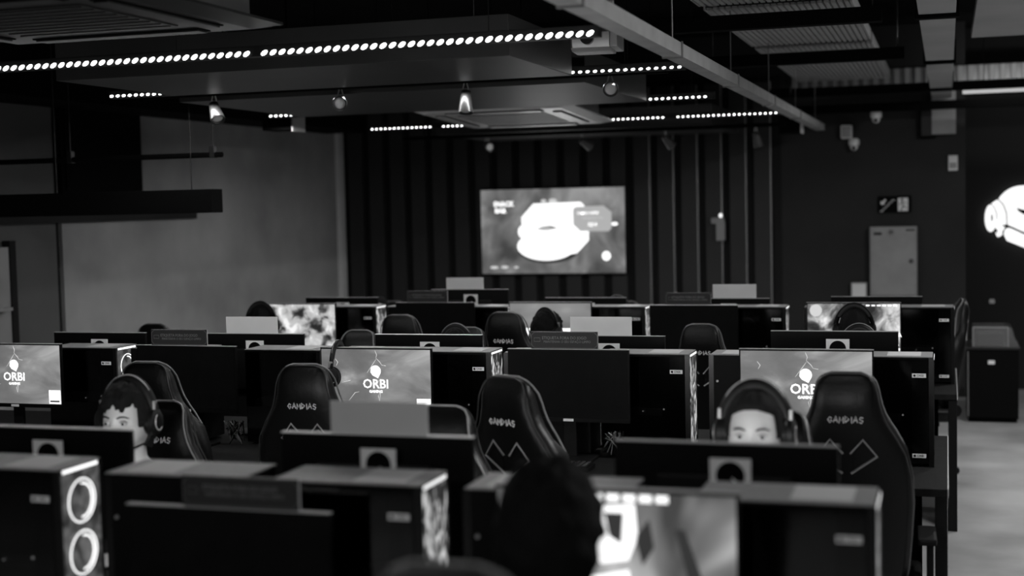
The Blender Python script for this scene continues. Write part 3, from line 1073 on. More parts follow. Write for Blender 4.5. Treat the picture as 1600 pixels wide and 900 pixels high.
place_monitor(-1.43, N3, 1.207, 'screen_off', 'wide dark back-row monitor behind the chair with lettering', edge=True)
place_monitor(-0.51, N3, 1.222, 'game_b', 'lit game screen in the back row near the aisle, behind a headset', extra=match_picture)
place_monitor(-3.86, F3, 1.228, 'game_a', 'black monitor back in the back row beside the pale face at the corner', True)
place_monitor(-2.955, F3, 1.280, 'game_a', 'raised black monitor back in the back row with a white sign, under the television corner', True)
place_monitor(-2.18, F3, 1.225, 'game_a', 'black monitor back in the back row just below the television', True)
place_monitor(-1.29, F3, 1.22, 'game_a', 'black monitor back in the back row with a white sign, before the right slats', True)
place_monitor(-0.40, F3, 1.23, 'game_a', 'black monitor back in the back row below the grey wall cabinet', True)

# signs -----------------------------------------------------------
place_sign(-1.555, NA, 1.142, 'dark printed sign on the blurred monitor at the bottom', wdt=0.30)
place_sign(-3.36, N2, 1.214, 'dark printed sign on the monitor in front of the plaster wall')
place_sign(-1.53, N2, 1.216, 'dark printed sign on the large dark monitor in the centre')
place_sign(-3.11, N3, 1.222, 'dim printed sign on the dark monitor left below the television', wdt=0.27)
place_sign(-1.46, N3, 1.207, 'dim printed sign on the wide dark back-row monitor', wdt=0.27)
place_sign(-1.375, FA, 1.252, 'blurred white back of a sign on the front-row monitor', True, 0.265, 0.082)
place_sign(-3.19, F2, 1.233, 'white back of a sign below the leftmost lit game screen', True, 0.275, 0.08)
place_sign(-1.465, F2, 1.235, 'white back of a sign in the centre below the pale bright screen', True, 0.28, 0.083)
place_sign(-2.985, F3, 1.28, 'small white back of a sign under the left corner of the television', True, 0.255, 0.075)
place_sign(-1.24, F3, 1.22, 'small white back of a sign in front of the right wall slats', True, 0.265, 0.085)

# chairs ----------------------------------------------------------
def S(o, k):
    o.scale = (k, k, k)
    return o


place_chair(-3.04, 5.07, 0.06, 'dark chair with lettering in the middle aisle, behind the dark-haired player')
place_chair(-2.345, 5.07, 0.03, 'black chair with lettering and diamond trim in front of the hanging headset')
place_chair(-1.32, 4.80, -0.42, 'shiny black chair turned aside, its lettering and two diamonds in view')
place_chair(-0.335, 5.07, 0.03, 'black chair in front of the aisle wallpaper screen, with dim lettering')
S(place_chair(-1.575, 3.92, pi, 'empty chair with pale piping behind the blurred white sign'), 0.95)
S(place_chair(-2.675, 4.04, pi + 0.05, 'chair in which the dark-haired player at the left sits'), 0.93)
S(place_chair(-0.505, 4.0, pi, 'chair in which the short-haired player at the right sits'), 0.95)
place_chair(-0.66, 2.07, 0, 'nearest chair, only its blurred headrest rim at the bottom edge', 0.10)
S(place_chair(-2.974, 7.60, 0, 'small chair with lettering before the dark back-row monitor, left of the headset arch'), 0.98)
S(place_chair(-2.27, 7.5, -0.12, 'black chair with lettering whose player leans out to the right'), 1.0)
S(place_chair(-1.235, 7.50, 0, 'black chair with lettering outlined before the wide dark back-row monitor'), 0.95)
S(place_chair(-4.60, 7.60, 0.05, 'dark chair with lettering against the plaster wall at the left'), 0.93)
S(place_chair(-3.96, 7.52, 0, 'chair of the player before the leftmost lit game screen'), 0.88)
S(place_chair(-0.46, 7.50, 0, 'chair of the player before the aisle game screen'), 0.9)
S(place_chair(-2.47, 6.72, pi, 'chair with pale edge behind the headset arch in the centre'), 0.945)
S(place_chair(-3.10, 6.72, pi, 'dark chair behind the white sign, right edge before the lit game screen'), 0.93)
S(place_chair(-0.405, 6.72, pi, 'chair of the hidden player behind the aisle monitor back'), 0.88)
S(place_chair(-4.12, 9.72, pi, 'far chair of the pale-faced player at the corner'), 0.88)
S(place_chair(-2.26, 9.72, pi, 'far chair behind the monitor back below the television'), 0.88)
S(place_chair(-0.19, 9.5, pi / 2 + 0.12, 'tall chair standing in the aisle at the end of the back row'), 0.92)

# people ----------------------------------------------------------
p = S(place_person(-2.592, 4.0, pi + 0.04, 'dark-haired player at the left looking down at a monitor, headset on', 0), 0.985)
wear_headset(p, 'headset with a silver ear cup on the dark-haired player at the left')
p = S(place_person(-0.515, 3.92, pi, 'short-haired player at the right, forehead and eyes above a monitor', 1, 0.02), 0.995)
wear_headset(p, 'blurred headset on the short-haired player at the right')
p = S(place_person(-0.69, 2.33, 0, 'player in front seen from behind as a large dark blurred head', 0), 1.06)
p = S(place_person(-2.445, 6.80, pi, 'player hidden behind a monitor back, only a headset arch showing in the centre', 1), 0.925)
wear_headset(p, 'bright headset arch above the monitor back in the centre')
p = S(place_person(-0.463, 7.36, 0, 'player seen from behind before the aisle game screen', 1), 0.97)
wear_headset(p, 'glinting headset in front of the aisle game screen')
p = S(place_person(-2.185, 7.46, -0.5, 'dark-clothed player leaning right beside a chair with lettering', 0), 0.945)
wear_headset(p, 'headset with a white strip on the leaning player')
p = S(place_person(-4.12, 9.72, pi, 'pale-faced player in the far corner by the slats', 1), 0.90)
p = S(place_person(-3.96, 7.46, 0, 'player seen from behind before the leftmost lit game screen', 1), 0.972)
wear_headset(p, 'black headset in front of the leftmost lit game screen')
p = S(place_person(-0.40, 6.80, pi, 'player hidden behind the aisle monitor back, top of the head only', 1), 0.932)
wear_headset(p, 'low headset arch above the aisle monitor back')
p = S(place_person(-2.262, 9.72, pi, 'far player behind the monitor back below the television', 1), 0.882)
wear_headset(p, 'thin headset arch far back below the television')
place_headset((-2.575, N2 + 0.012, 1.0925), (0, 0, pi / 2 + 0.12), 'black headset hanging over the corner of the lit wallpaper monitor')
c_ = tag(MB().tube([(-2.575, N2 - 0.09, 1.05), (-2.572, N2 - 0.1, 0.99), (-2.57, N2 - 0.095, 0.93), (-2.53, N2 - 0.1, 0.85), (-2.50, N2 - 0.06, 0.765), (-2.42, N2 - 0.04, 0.757)], 0.0028, 6).build('headset_cable', 'black_plastic', smooth=True), 'thin black cable dropping from the hanging headset to the desk', 'cable')


# small things on the desks ---------------------------------------
def keyboard(x, y, label, rz=0.0):
    t = thing('keyboard', label, 'keyboard', (x, y, DZ), rz, 'keyboards on the desks')
    bx(-0.18, 0.18, -0.06, 0.06, 0.0, 0.016).build('case', 'black_plastic', t, 0.003)
    km = bx(-0.0085, 0.0085, -0.0085, 0.0085, 0.016, 0.026).mesh('key', 'metal_dark', 0.002, seg=1)
    for r_ in range(5):
        for c in range(15):
            put('key', km, t, (-0.16 + c * 0.0228, -0.042 + r_ * 0.021, 0))


def mouse(x, y, label):
    t = thing('computer_mouse', label, 'mouse', (x, y, DZ), 0.2, 'mice on the desks')
    MB().ell((0, 0, 0.012), (0.031, 0.058, 0.024), 16, 10).build('shell', 'metal_grey', t, smooth='all')
    MB().cyl((-0.004, 0.03, 0.032), (0.004, 0.03, 0.032), 0.009, n=12).build('scroll_wheel', 'black_matte', t)


keyboard(-1.55, T2 - 0.30, 'black keyboard under the large dark monitor in the centre')
mouse(-1.20, T2 - 0.30, 'grey mouse on the desk right of the turned shiny chair')
keyboard(-0.30, T2 - 0.31, 'black keyboard at the aisle end of the middle desk')
keyboard(-4.2, T2 - 0.30, 'black keyboard under the lit wallpaper monitor at the left edge')

# tangled cables behind the central monitor
rnd = random.Random(3)
for nm, cx, lb in (('cable_bundle', -1.24, 'pale tangle of cables hanging below the large dark monitor'), ('cable_bundle', -3.03, 'pale tangle of cables below the dark monitor by the wall')):
    t = thing(nm, lb, 'cables', (cx - 0.1, T2 - 0.02, DZ))
    for k in range(9):
        pts = [(rnd.uniform(-0.05, 0.05), rnd.uniform(-0.02, 0.01), 0.003 + 0.11 * abs(sin(j * 1.3 + k))) for j in range(6)]
        MB().tube(pts, 0.0028, 5).build('cable', 'metal_grey' if k % 2 else 'black_plastic', t)

# ================================================================== back wall
def tv():
    X0, X1, Z0, Z1 = -4.368, -2.925, 1.145, 1.965
    W_, H_ = X1 - X0, Z1 - Z0
    y = WY - 0.10
    t = thing('television', 'large wall television showing a white cup on a plate and a price tag', 'television', ((X0 + X1) / 2, y, (Z0 + Z1) / 2))
    bx(-W_ / 2 - 0.012, W_ / 2 + 0.012, 0.0, 0.04, -H_ / 2 - 0.014, H_ / 2 + 0.012).build('housing', 'black_gloss', t, 0.003)
    bx(-0.3, 0.3, 0.04, 0.054, -0.2, 0.2).build('wall_mount', 'metal_dark', t)
    sc = bx(-W_ / 2, W_ / 2, -0.002, 0.0, -H_ / 2, H_ / 2).build('screen', 'tv_screen', t)
    Q = lambda x, z: ((x - 100) / 1248 * W_ - W_ / 2, H_ / 2 - (z - 95) / 725 * H_)

    def poly(name, pts, m, k):
        MB().prism([Q(*a) for a in pts], -0.002 - 0.0012 * k, -0.0008 - 0.0012 * k).build(name, m, sc)
    E_ = lambda cx, cy, rx, ry: [(cx + rx * cos(2 * pi * i / 40), cy + ry * sin(2 * pi * i / 40)) for i in range(40)]
    poly('picture_shadow', E_(690, 625, 262, 108), 'dark_glow', 1)
    poly('picture_plate', E_(672, 585, 255, 125), 'white_glow', 2)
    poly('picture_cup', [(458, 335), (565, 220), (975, 213), (1010, 250), (1040, 300), (1040, 540), (935, 650), (700, 680), (470, 560)], 'white_glow', 3)
    poly('picture_handle', E_(472, 460, 46, 56), 'white_glow', 2)
    poly('picture_slit', [(585, 440), (640, 415), (700, 408), (780, 432), (735, 440), (690, 452), (640, 450)], 'tag_glow', 4)
    poly('picture_slit', [(708, 410), (780, 432), (740, 438), (705, 425)], 'dark_glow', 5)
    poly('picture_tag', [(908, 275), (930, 255), (1170, 248), (1238, 305), (1236, 440), (1210, 467), (968, 462), (910, 405)], 'tag_glow', 4)
    poly('picture_bean', E_(1187, 675, 37, 40), 'white_glow', 2)
    poly('picture_bean', E_(1262, 405, 27, 15), 'white_glow', 2)
    for cx, cy, rx, ry in ((208, 766, 36, 13), (302, 764, 32, 13), (404, 766, 20, 9), (735, 200, 36, 20), (655, 200, 24, 16)):
        poly('picture_speck', E_(cx, cy, rx, ry), 'spark_glow', 1)
    for s_, sz, x_, z_, m_, b_, sx_ in (('SNACK', 0.066, 304, 220, 'white_glow', 0.003, 0.95), ('BAR', 0.062, 275, 277, 'white_glow', 0.003, 1.0), ('COMBO COFFEE', 0.032, 1035, 310, 'white_glow', 0.001, 0.9), ('Café expresso + Pão', 0.026, 1075, 352, 'spark_glow', 0.0, 0.95), ('R$14', 0.05, 1075, 408, 'white_glow', 0.001, 0.8)):
        a, b = Q(x_, z_)
        put('picture_word', text_mesh(s_, sz, m_, 0.0005, b_, sx_), sc, (a, -0.0085, b))


tv()
t = thing('exit_sign', 'black emergency exit sign with stairs, arrow and running figure', 'sign', (-0.45, WY, 1.745))
bx(-0.145, 0.145, -0.02, 0, -0.075, 0.075).build('plate', 'black_matte', t, 0.002)
mat('exit_print', 0.4, 0.6, emit=0.13, eg=0.8)
pn = bx(0.03, 0.118, -0.022, -0.02, -0.062, 0.056).build('pictogram_panel', 'exit_print', t)
MB().ell((0.066, -0.0225, 0.040), (0.011, 0.0015, 0.011), 10, 6).tube([(0.066, -0.0232, 0.028), (0.076, -0.0232, -0.012), (0.098, -0.0232, -0.03), (0.112, -0.0232, -0.032)], 0.006, 5, flat=0.3).tube([(0.076, -0.0232, -0.012), (0.066, -0.0232, -0.04), (0.054, -0.0232, -0.058)], 0.006, 5, flat=0.3).tube([(0.036, -0.0232, 0.0), (0.06, -0.0232, 0.008), (0.088, -0.0232, 0.02), (0.106, -0.0232, 0.004)], 0.005, 5, flat=0.3).build('running_figure', 'black_matte', pn)
MB().tube([(-0.125, -0.022, -0.06), (-0.10, -0.022, -0.06), (-0.10, -0.022, -0.035), (-0.075, -0.022, -0.035), (-0.075, -0.022, -0.010), (-0.05, -0.022, -0.010), (-0.05, -0.022, 0.015), (-0.025, -0.022, 0.015), (-0.025, -0.022, 0.038), (0.005, -0.022, 0.038)], 0.007, 4, flat=0.4).build('stairs', 'exit_print', t)
MB().prism([(-0.12, 0.0), (-0.085, 0.0), (-0.093, 0.012), (-0.07, 0.04), (-0.085, 0.05), (-0.105, 0.022), (-0.12, 0.035)], -0.023, -0.02).build('arrow', 'exit_print', t)

t = thing('wall_cabinet', 'grey metal wall cabinet with round knob and small stickers, below the exit sign', 'cabinet', (-0.46, WY, 1.235))
bx(-0.205, 0.205, -0.09, 0, -0.32, 0.31).build('body', 'cabinet_grey', t, 0.004)
dr = bx(-0.195, 0.195, -0.1, -0.09, -0.31, 0.30).build('door', 'cabinet_grey', t, 0.003)
MB().cyl((0.155, -0.115, 0.0), (0.155, -0.1, 0.0), 0.018, n=16).build('knob', 'black_plastic', dr)
MB().cyl((0.155, -0.118, 0.0), (0.155, -0.115, 0.0), 0.006, n=10).build('lock_core', 'metal_light', dr)
MB().tube([(-0.02 + 0.025 * cos(a * pi / 10), -0.1008, 0.26 + 0.025 * sin(a * pi / 10)) for a in range(20)], 0.004, 4, True, flat=0.3).ell((-0.02, -0.1008, 0.26), (0.012, 0.001, 0.012), 10, 6).build('round_sticker', 'black_plastic', dr)
bx(-0.17, -0.10, -0.1012, -0.1, 0.235, 0.262).build('sticker', 'metal_dark', dr)
bx(0.03, 0.085, -0.1012, -0.1, 0.275, 0.285).box(0.03, 0.08, -0.1012, -0.1, 0.25, 0.258).build('sticker', 'metal_grey', dr)
bx(0.11, 0.185, -0.1012, -0.1, 0.27, 0.285).build('sticker', 'metal_dark', dr)
t = thing('junction_box', 'small pale square box on the wall left of the grey cabinet', 'box', (-0.765, WY, 0.965))
bx(-0.07, 0.07, -0.06, 0, -0.09, 0.075).build('housing', 'cabinet_grey', t, 0.006)
bx(-0.06, 0.06, -0.064, -0.06, -0.08, 0.065).build('lid', 'paper_back', t, 0.003)
t = thing('emergency_light', 'small emergency light with a glowing dot on the slats', 'light', (-2.02, WY - 0.055, 1.60))
bx(-0.035, 0.045, -0.05, 0, -0.16, 0.02).build('housing', 'cabinet_grey', t, 0.004)
bx(-0.08, 0.04, -0.06, -0.01, 0.0, 0.055).build('lamp_head', 'cabinet_grey', t, 0.006)
MB().ell((0.01, -0.055, 0.075), (0.016, 0.016, 0.02), 12, 8).build('bulb', 'white_glow', t, smooth='all')
t = thing('thermostat', 'small pale wall unit high near the wall corner, left of the lit emblem', 'wall unit', (0.055, WY, 2.105))
bx(-0.04, 0.04, -0.035, 0, -0.07, 0.065).build('housing', 'paper_back', t, 0.006)
bx(-0.03, 0.03, -0.038, -0.035, -0.05, 0.0).build('grille', 'cabinet_grey', t)
t = thing('socket_plate', 'tiny pale socket plate low on the black wall below the emblem', 'socket', (0.4, 13.6, 0.82))
bx(-0.022, 0.022, -0.008, 0, -0.018, 0.018).build('plate', 'paper_back', t, 0.002)
bx(-0.012, 0.012, -0.01, -0.008, -0.008, 0.008).build('insert', 'cabinet_grey', t)


# lit emblem on the recessed wall
def wall_emblem():
    k = 14.0 / FPX / 7.5
    t = thing('wall_emblem', 'glowing white helmet emblem on the black wall at the right edge', 'sign', (0.66, 13.6, 1.655))
    P = lambda x, z: ((x - 570) * k, (400 - z) * k)

    def poly(name, pts, m, y0, y1, par=t):
        return MB().prism([P(*a) for a in pts], y0, y1).build(name, m, par)
    E_ = lambda cx, cy, rx, ry, a0=0, a1=360, n=30: [(cx + rx * cos(radians(a0 + (a1 - a0) * i / n)), cy - ry * sin(radians(a0 + (a1 - a0) * i / n))) for i in range(n + 1)]
    dome = poly('dome', E_(575, 400, 272, 270, 150, -20) + [(840, 640), (760, 690), (600, 625), (425, 540), (420, 420), (385, 330), (325, 275)], 'logo_glow', -0.05, -0.02)
    poly('visor_slit', [(515, 358), (545, 372), (640, 400), (740, 420), (660, 450), (590, 440), (530, 400)], 'black_matte', -0.053, -0.05, dome)
    poly('jaw', [(400, 600), (430, 578), (470, 585), (600, 655), (760, 715), (740, 800), (680, 830), (600, 790), (420, 712), (392, 650)], 'logo_glow', -0.05, -0.02)
    poly('ear_ring', E_(330, 455, 88, 178, 100, -80) + [(335, 615), (300, 560), (322, 480), (318, 420), (290, 345), (255, 320)], 'logo_glow', -0.045, -0.02)
    ear = poly('ear_disc', E_(255, 470, 58, 145), 'logo_glow', -0.05, -0.02)
    poly('ear_slit', E_(268, 465, 10, 42), 'black_matte', -0.053, -0.05, ear)
    poly('ear_nub', [(308, 622), (378, 628), (365, 655), (330, 672), (315, 660)], 'logo_glow', -0.045, -0.02)
    for pts, r_ in (([(322, 262), (385, 330), (415, 420), (420, 550)], 9), ([(250, 312), (288, 345), (316, 415), (318, 490)], 7), ([(372, 548), (425, 556), (600, 640), (770, 700)], 14)):
        MB().tube([(P(*a)[0], -0.056, P(*a)[1]) for a in pts], r_ * k, 6, flat=0.5).build('dark_joint', 'black_matte', t)
    for a in ((300, 480), (560, 250), (720, 480), (560, 700)):
        q = P(*a)
        MB().cyl((q[0], -0.02, q[1]), (q[0], 0.0, q[1]), 0.008, n=8).build('spacer', 'metal_dark', t)
    h = light('halo_light', 'AREA', (0.66, 13.578, 1.655), (0.66, 13.7, 1.655), 0.8, None, shape='ELLIPSE', size=0.42, size_y=0.36)


wall_emblem()

# floor cabinet with clear box at the right
t = thing('storage_cabinet', 'low black cabinet with a small label against the dark wall at the right', 'cabinet', (0.34, 11.85, 0))
bx(-0.19, 0.20, -0.28, 0.28, 0.03, 0.585).build('body', 'black_matte', t, 0.004)
bx(-0.2, 0.21, -0.29, 0.29, 0.585, 0.605).build('top', 'metal_dark', t, 0.003)
bx(-0.18, 0.19, -0.26, 0.26, 0.0, 0.03).build('plinth', 'black_matte', t)
dr = bx(-0.18, 0.19, -0.292, -0.28, 0.04, 0.575).build('door', 'black_matte', t, 0.003)
bx(-0.03, 0.02, -0.294, -0.292, 0.47, 0.5).build('label', 'paper_back', dr)
bx(-0.184, -0.178, -0.296, -0.28, 0.05, 0.57).build('edge_strip', 'metal_grey', dr)
t = thing('acrylic_box', 'clear sloping acrylic box on top of the low black cabinet', 'box', (0.34, 11.80, 0.605))
ac = MB()
ac.box(-0.14, 0.12, -0.2, -0.196, 0, 0.155)
ac.box(-0.14, 0.12, 0.196, 0.2, 0, 0.155)
ac.box(-0.144, -0.14, -0.2, 0.2, 0, 0.155)
ac.box(0.12, 0.124, -0.2, 0.2, 0, 0.155)
ac.build('box_walls', 'acrylic', t)
for xx, x2 in ((-0.142, -0.142), (0.122, 0.122)):
    MB().tube([(xx, -0.2, 0), (x2, -0.2, 0.155)], 0.004, 6).build('edge', 'metal_light', t)
MB().tube([(-0.142, -0.2, 0.155), (0.122, -0.2, 0.155)], 0.004, 6).build('edge', 'metal_light', t)
MB().prism([(0.124, 0), (0.2, 0), (0.17, 0.08), (0.15, 0.155), (0.124, 0.155)], -0.19, 0.19).build('side_wing', 'acrylic', t)
bx(-0.11, 0.09, -0.12, 0.14, 0.001, 0.1).build('contents', 'metal_dark', t, 0.01)

# ================================================================== ceiling
for x0, x1, y0, y1, lb in ((-3.85, -1.695, 5.41, 6.40, 'nearest hanging ceiling panel above the middle row'),
                           (-4.05, -1.735, 6.80, 8.30, 'second hanging ceiling panel, in front of the bright air conditioner'),
                           (-4.18, -1.81, 11.2, 12.68, 'farthest hanging ceiling panel, in front of the slatted wall')):
    t = thing('ceiling_panel', lb, 'ceiling panel', ((x0 + x1) / 2, (y0 + y1) / 2, 2.43), 0, 'hanging rectangular ceiling panels')
    a, b = (x1 - x0) / 2, (y1 - y0) / 2
    bx(-a, a, -b, b, 0, 0.17).build('panel', 'cloud', t, 0.004)
    for sx in (-a + 0.2, a - 0.2):
        for sy in (-b + 0.15, b - 0.15):
            MB().cyl((sx, sy, 0.17), (sx, sy, CZ - 2.43 - 0.001), 0.003, n=6).build('hanger', 'metal_dark', t)


STRIP_W = 22


def led_strip(x0, x1, y, z, label, gap=(), k_=1.0, tall=1.0, skew=0.0, pw=1.0):
    t = thing('led_strip', label, 'led light', (x0, y, z), 0, 'long dotted light strips under the ceiling')
    L = x1 - x0
    bx(0, L, 0.0, 0.045, -0.012, 0.03).build('channel', 'metal_dark', t, 0.002)
    lm = MB()
    n = 10
    lm.loft([[(0.0115 * k_ * r_ * cos(2 * pi * k / n) + skew * 0.007 * tall * r_ * sin(2 * pi * k / n), -0.006 * dpt, 0.007 * tall * r_ * sin(2 * pi * k / n) - 0.004) for k in range(n)] for r_, dpt in ((1.0, -0.2), (0.95, 0.5), (0.6, 1.0))])
    lme = lm.mesh('led', 'led', smooth='all')
    px = 0.02
    while px < L - 0.02:
        if not any(a < x0 + px < b for a, b in gap):
            put('led', lme, t, (px, -0.001, 0.004))
        px += 0.038
    l = light('strip_light', 'AREA', (x0 + L / 2, y + 0.02, z - 0.065), (x0 + L / 2, y + 0.02, 0), pw * STRIP_W * L / 3.2, None, shape='RECTANGLE', size=L, size_y=0.03)
    l.rotation_euler = (0, 0, 0)
    k = 0.3
    while k < L:
        MB().cyl((k, 0.022, 0.03), (k, 0.022, CZ - z - 0.001), 0.002, n=5).build('hanger', 'metal_dark', t)
        k += 1.3


led_strip(-4.5, -1.18, 4.84, 2.43, 'brightest and nearest dotted light strip, crossing the left half of the ceiling', [(-2.575, -2.54)], 1.0, 1.5, 0.7)
led_strip(-4.4, -1.2, 6.65, 2.468, 'second dotted light strip, just behind the nearest hanging panel', (), 0.85, 0.9, 0.3, 0.6)
led_strip(-4.4, -1.36, 8.53, 2.459, 'third dotted light strip, behind the second hanging panel', (), 0.75, 0.8, 0.2)
led_strip(-4.4, -1.15, 10.27, 2.447, 'farthest dotted light strip, level with the bright air conditioner', [(-2.0, -1.93), (-3.86, -3.80)], 0.62, 0.7, 0.2)


# air conditioners
def air_con(x, y, z, w_, d_, label, m1, m2, tilt=0.0):
    t = thing('air_conditioner', label, 'air conditioner', (x, y, z))
    t.rotation_euler.x = -radians(tilt)
    a, b = w_ / 2, d_ / 2
    # panel as a frame with slanted lip
    MB().loft([[(-a, -b, 0.03), (a, -b, 0.03), (a, b, 0.03), (-a, b, 0.03)], [(-a, -b, 0.02), (a, -b, 0.02), (a, b, 0.02), (-a, b, 0.02)], [(-a * 0.86, -b * 0.86, 0.0), (a * 0.86, -b * 0.86, 0.0), (a * 0.86, b * 0.86, 0.0), (-a * 0.86, b * 0.86, 0.0)]]).build('panel', m1, t)
    bx(-a * 0.85, a * 0.85, -b * 0.85, b * 0.85, 0.03, 0.25).build('casing', 'metal_grey', t, 0.004)
    g = bx(-a * 0.55, a * 0.55, -b * 0.5, b * 0.5, -0.004, 0.0).build('intake_grille', m2, t)
    for k in range(9):
        yy = -b * 0.45 + b * 0.9 * k / 8
        bx(-a * 0.53, a * 0.53, yy - 0.003, yy + 0.003, -0.007, -0.004).build('grille_slat', m1, g)
    for (c0, c1, e0, e1) in ((-a * 0.6, a * 0.6, -b * 0.8, -b * 0.66), (-a * 0.6, a * 0.6, b * 0.66, b * 0.8), (-a * 0.8, -a * 0.68, -b * 0.6, b * 0.6), (a * 0.68, a * 0.8, -b * 0.6, b * 0.6)):
        o = bx(c0, c1, e0, e1, -0.004, 0.002).build('outlet', 'black_matte', t)
        xx = bx(c0 + 0.01, c1 - 0.01, e0 + 0.008, e1 - 0.008, -0.010, -0.005).build('flap', m1, o)
    for sx in (-1, 1):
        for sy in (-1, 1):
            MB().cyl((sx * a * 0.8, sy * b * 0.8, 0.25), (sx * a * 0.8, sy * b * 0.8, CZ - z - 0.04), 0.004, n=6).build('hanger', 'metal_dark', t)


air_con(-2.88, 9.28, 2.42, 1.12, 1.25, 'bright white ceiling air conditioner in the centre, above the television', 'ac_white', 'ac_grille', 2.6)
air_con(-2.98, 4.16, 2.5, 1.2, 1.2, 'dark ceiling air conditioner cut off by the upper left corner', 'ac_dark', 'ac_dark')


# track spotlights
def track(x0, x1, y, z, label):
    t = thing('spotlight_track', label, 'track', (x0, y, z))
    bx(0, x1 - x0, -0.018, 0.018, 0, 0.03).build('rail', 'black_matte', t, 0.002)
    for k in (0.2, (x1 - x0) / 2, x1 - x0 - 0.2):
        MB().cyl((k, 0, 0.03), (k, 0, CZ - z - 0.001), 0.003, n=6).build('hanger', 'metal_dark', t)


def spot(x, y, z, rz, tilt, label, k=1.0, power=0, aim=None):
    """z is the underside of the rail; the can hangs from a two-pronged bracket"""
    t = thing('track_spotlight', label, 'spotlight', (x, y, z), rz, 'spotlights hanging from the ceiling tracks')
    br = MB()
    for s in (-1, 1):
        br.tube([(s * 0.006 * k, 0, 0), (s * 0.011 * k, 0, -0.02 * k), (s * 0.009 * k, 0, -0.05 * k)], 0.0035 * k, 6)
    br.build('bracket', 'metal_light', t, smooth=True)
    c = Vector((0, 0, -0.05 * k))
    d = Vector((0, -cos(tilt), -sin(tilt)))
    bd = MB()
    u_ = Vector((1, 0, 0))
    v_ = d.cross(u_)
    rings = [[c + d * s_ * k + (u_ * cos(2 * pi * i / 20) + v_ * sin(2 * pi * i / 20)) * r_ * k for i in range(20)] for s_, r_ in ((-0.02, 0.012), (-0.015, 0.022), (0.02, 0.026), (0.075, 0.034), (0.085, 0.034), (0.083, 0.028), (0.07, 0.024))]
    can = bd.loft(rings).build('can', 'spot_can', t, smooth=True)
    MB().loft([[c + d * 0.073 * k + (u_ * cos(2 * pi * i / 20) + v_ * sin(2 * pi * i / 20)) * 0.026 * k for i in range(20)], [c + d * 0.078 * k + (u_ * cos(2 * pi * i / 20) + v_ * sin(2 * pi * i / 20)) * 0.02 * k for i in range(20)]]).build('lens', 'paper_back', can)
    return t


track(-4.2, -1.3, 6.74, 2.45, 'dark lighting track behind the nearest hanging panel')
for xx, rz, ti, lb in ((-3.80, 0.8, 0.9, 'leftmost of the four near ceiling spotlights, pointing down'), (-3.05, 0.35, 0.25, 'near ceiling spotlight with its round lens facing the room, second from left'), (-2.35, 0.2, 1.35, 'near ceiling spotlight pointing straight down, third from left'), (-1.59, 0.25, 0.15, 'rightmost near ceiling spotlight with its round lens facing the camera')):
    spot(xx, 6.74, 2.45, rz, ti, lb, 1.15)
track(-4.4, -1.2, 11.0, 2.385, 'dark lighting track in front of the farthest hanging panel')
for xx, rz, ti, lb in ((-3.66, 0.6, 0.3, 'leftmost far spotlight above the television'), (-2.84, 2.4, 0.5, 'far spotlight above the right half of the television'), (-2.15, 2.3, 0.8, 'far spotlight right of the television, tilted to the wall'), (-1.43, 2.6, 1.2, 'far spotlight at the end of the farthest panel')):
    spot(xx, 11.0, 2.385, rz, ti, lb, 1.15)


# cable tray running to the back wall
t = thing('cable_tray', 'grey metal cable tray running from the top centre to the back wall', 'cable tray', (-1.06, 3.2, 2.41))
tm = MB()
tm.box(-0.035, 0.035, 0, 9.3, 0, 0.004)
tm.box(-0.037, -0.033, 0, 9.3, 0, 0.055)
tm.box(0.033, 0.037, 0, 9.3, 0, 0.055)
tm.build('channel', 'tray_metal', t)
bx(-0.031, 0.031, 0.01, 9.29, 0.004, 0.03).build('cables', 'black_matte', t)
for k in range(6):
    yy = 0.8 + 1.6 * k
    MB().cyl((0, yy, 0.03), (0, yy, (CZ - 2.41 - 0.001) if 3.2 + yy < 5.5 or 3.2 + yy > 12.1 else 0.385), 0.0035, n=6).box(-0.042, 0.042, yy - 0.012, yy + 0.012, -0.006, 0.0).box(-0.042, -0.0375, yy - 0.012, yy + 0.012, 0, 0.06).box(0.0375, 0.042, yy - 0.012, yy + 0.012, 0, 0.06).build('hanger_clamp', 'metal_grey', t)

# perforated wide trays at upper right, one between each pair of crossbars
for k, (y0, y1, lb) in enumerate(((5.6, 7.02, 'ribbed perforated ceiling tray at the top edge, nearest'), (7.16, 9.02, 'ribbed perforated ceiling tray in the middle of three, upper right'), (9.16, 12.0, 'ribbed perforated ceiling tray farthest back, upper right'))):
    t = thing('perforated_tray', lb, 'ceiling tray', (-0.82, y0, 2.80), 0, 'ribbed trays at the upper right')
    bx(-0.36, 0.36, 0, y1 - y0, 0.012, 0.016).build('sheet', 'metal_dark', t)
    rm_ = bx(-0.011, 0.011, 0, y1 - y0, 0, 0.012).mesh('rib', 'tray_metal')
    for i in range(22):
        put('rib', rm_, t, (-0.344 + i * 0.0328, 0, 0))
    for s in (-1, 1):
        bx(s * 0.366 - 0.005, s * 0.366 + 0.005, 0, y1 - y0, 0, 0.07).build('side_rail', 'tray_metal', t)
    for i in (0.15, 0.85):
        MB().cyl((0, (y1 - y0) * i, 0.016), (0, (y1 - y0) * i, CZ - 2.8 - 0.001), 0.003, n=6).build('hanger', 'metal_dark', t)
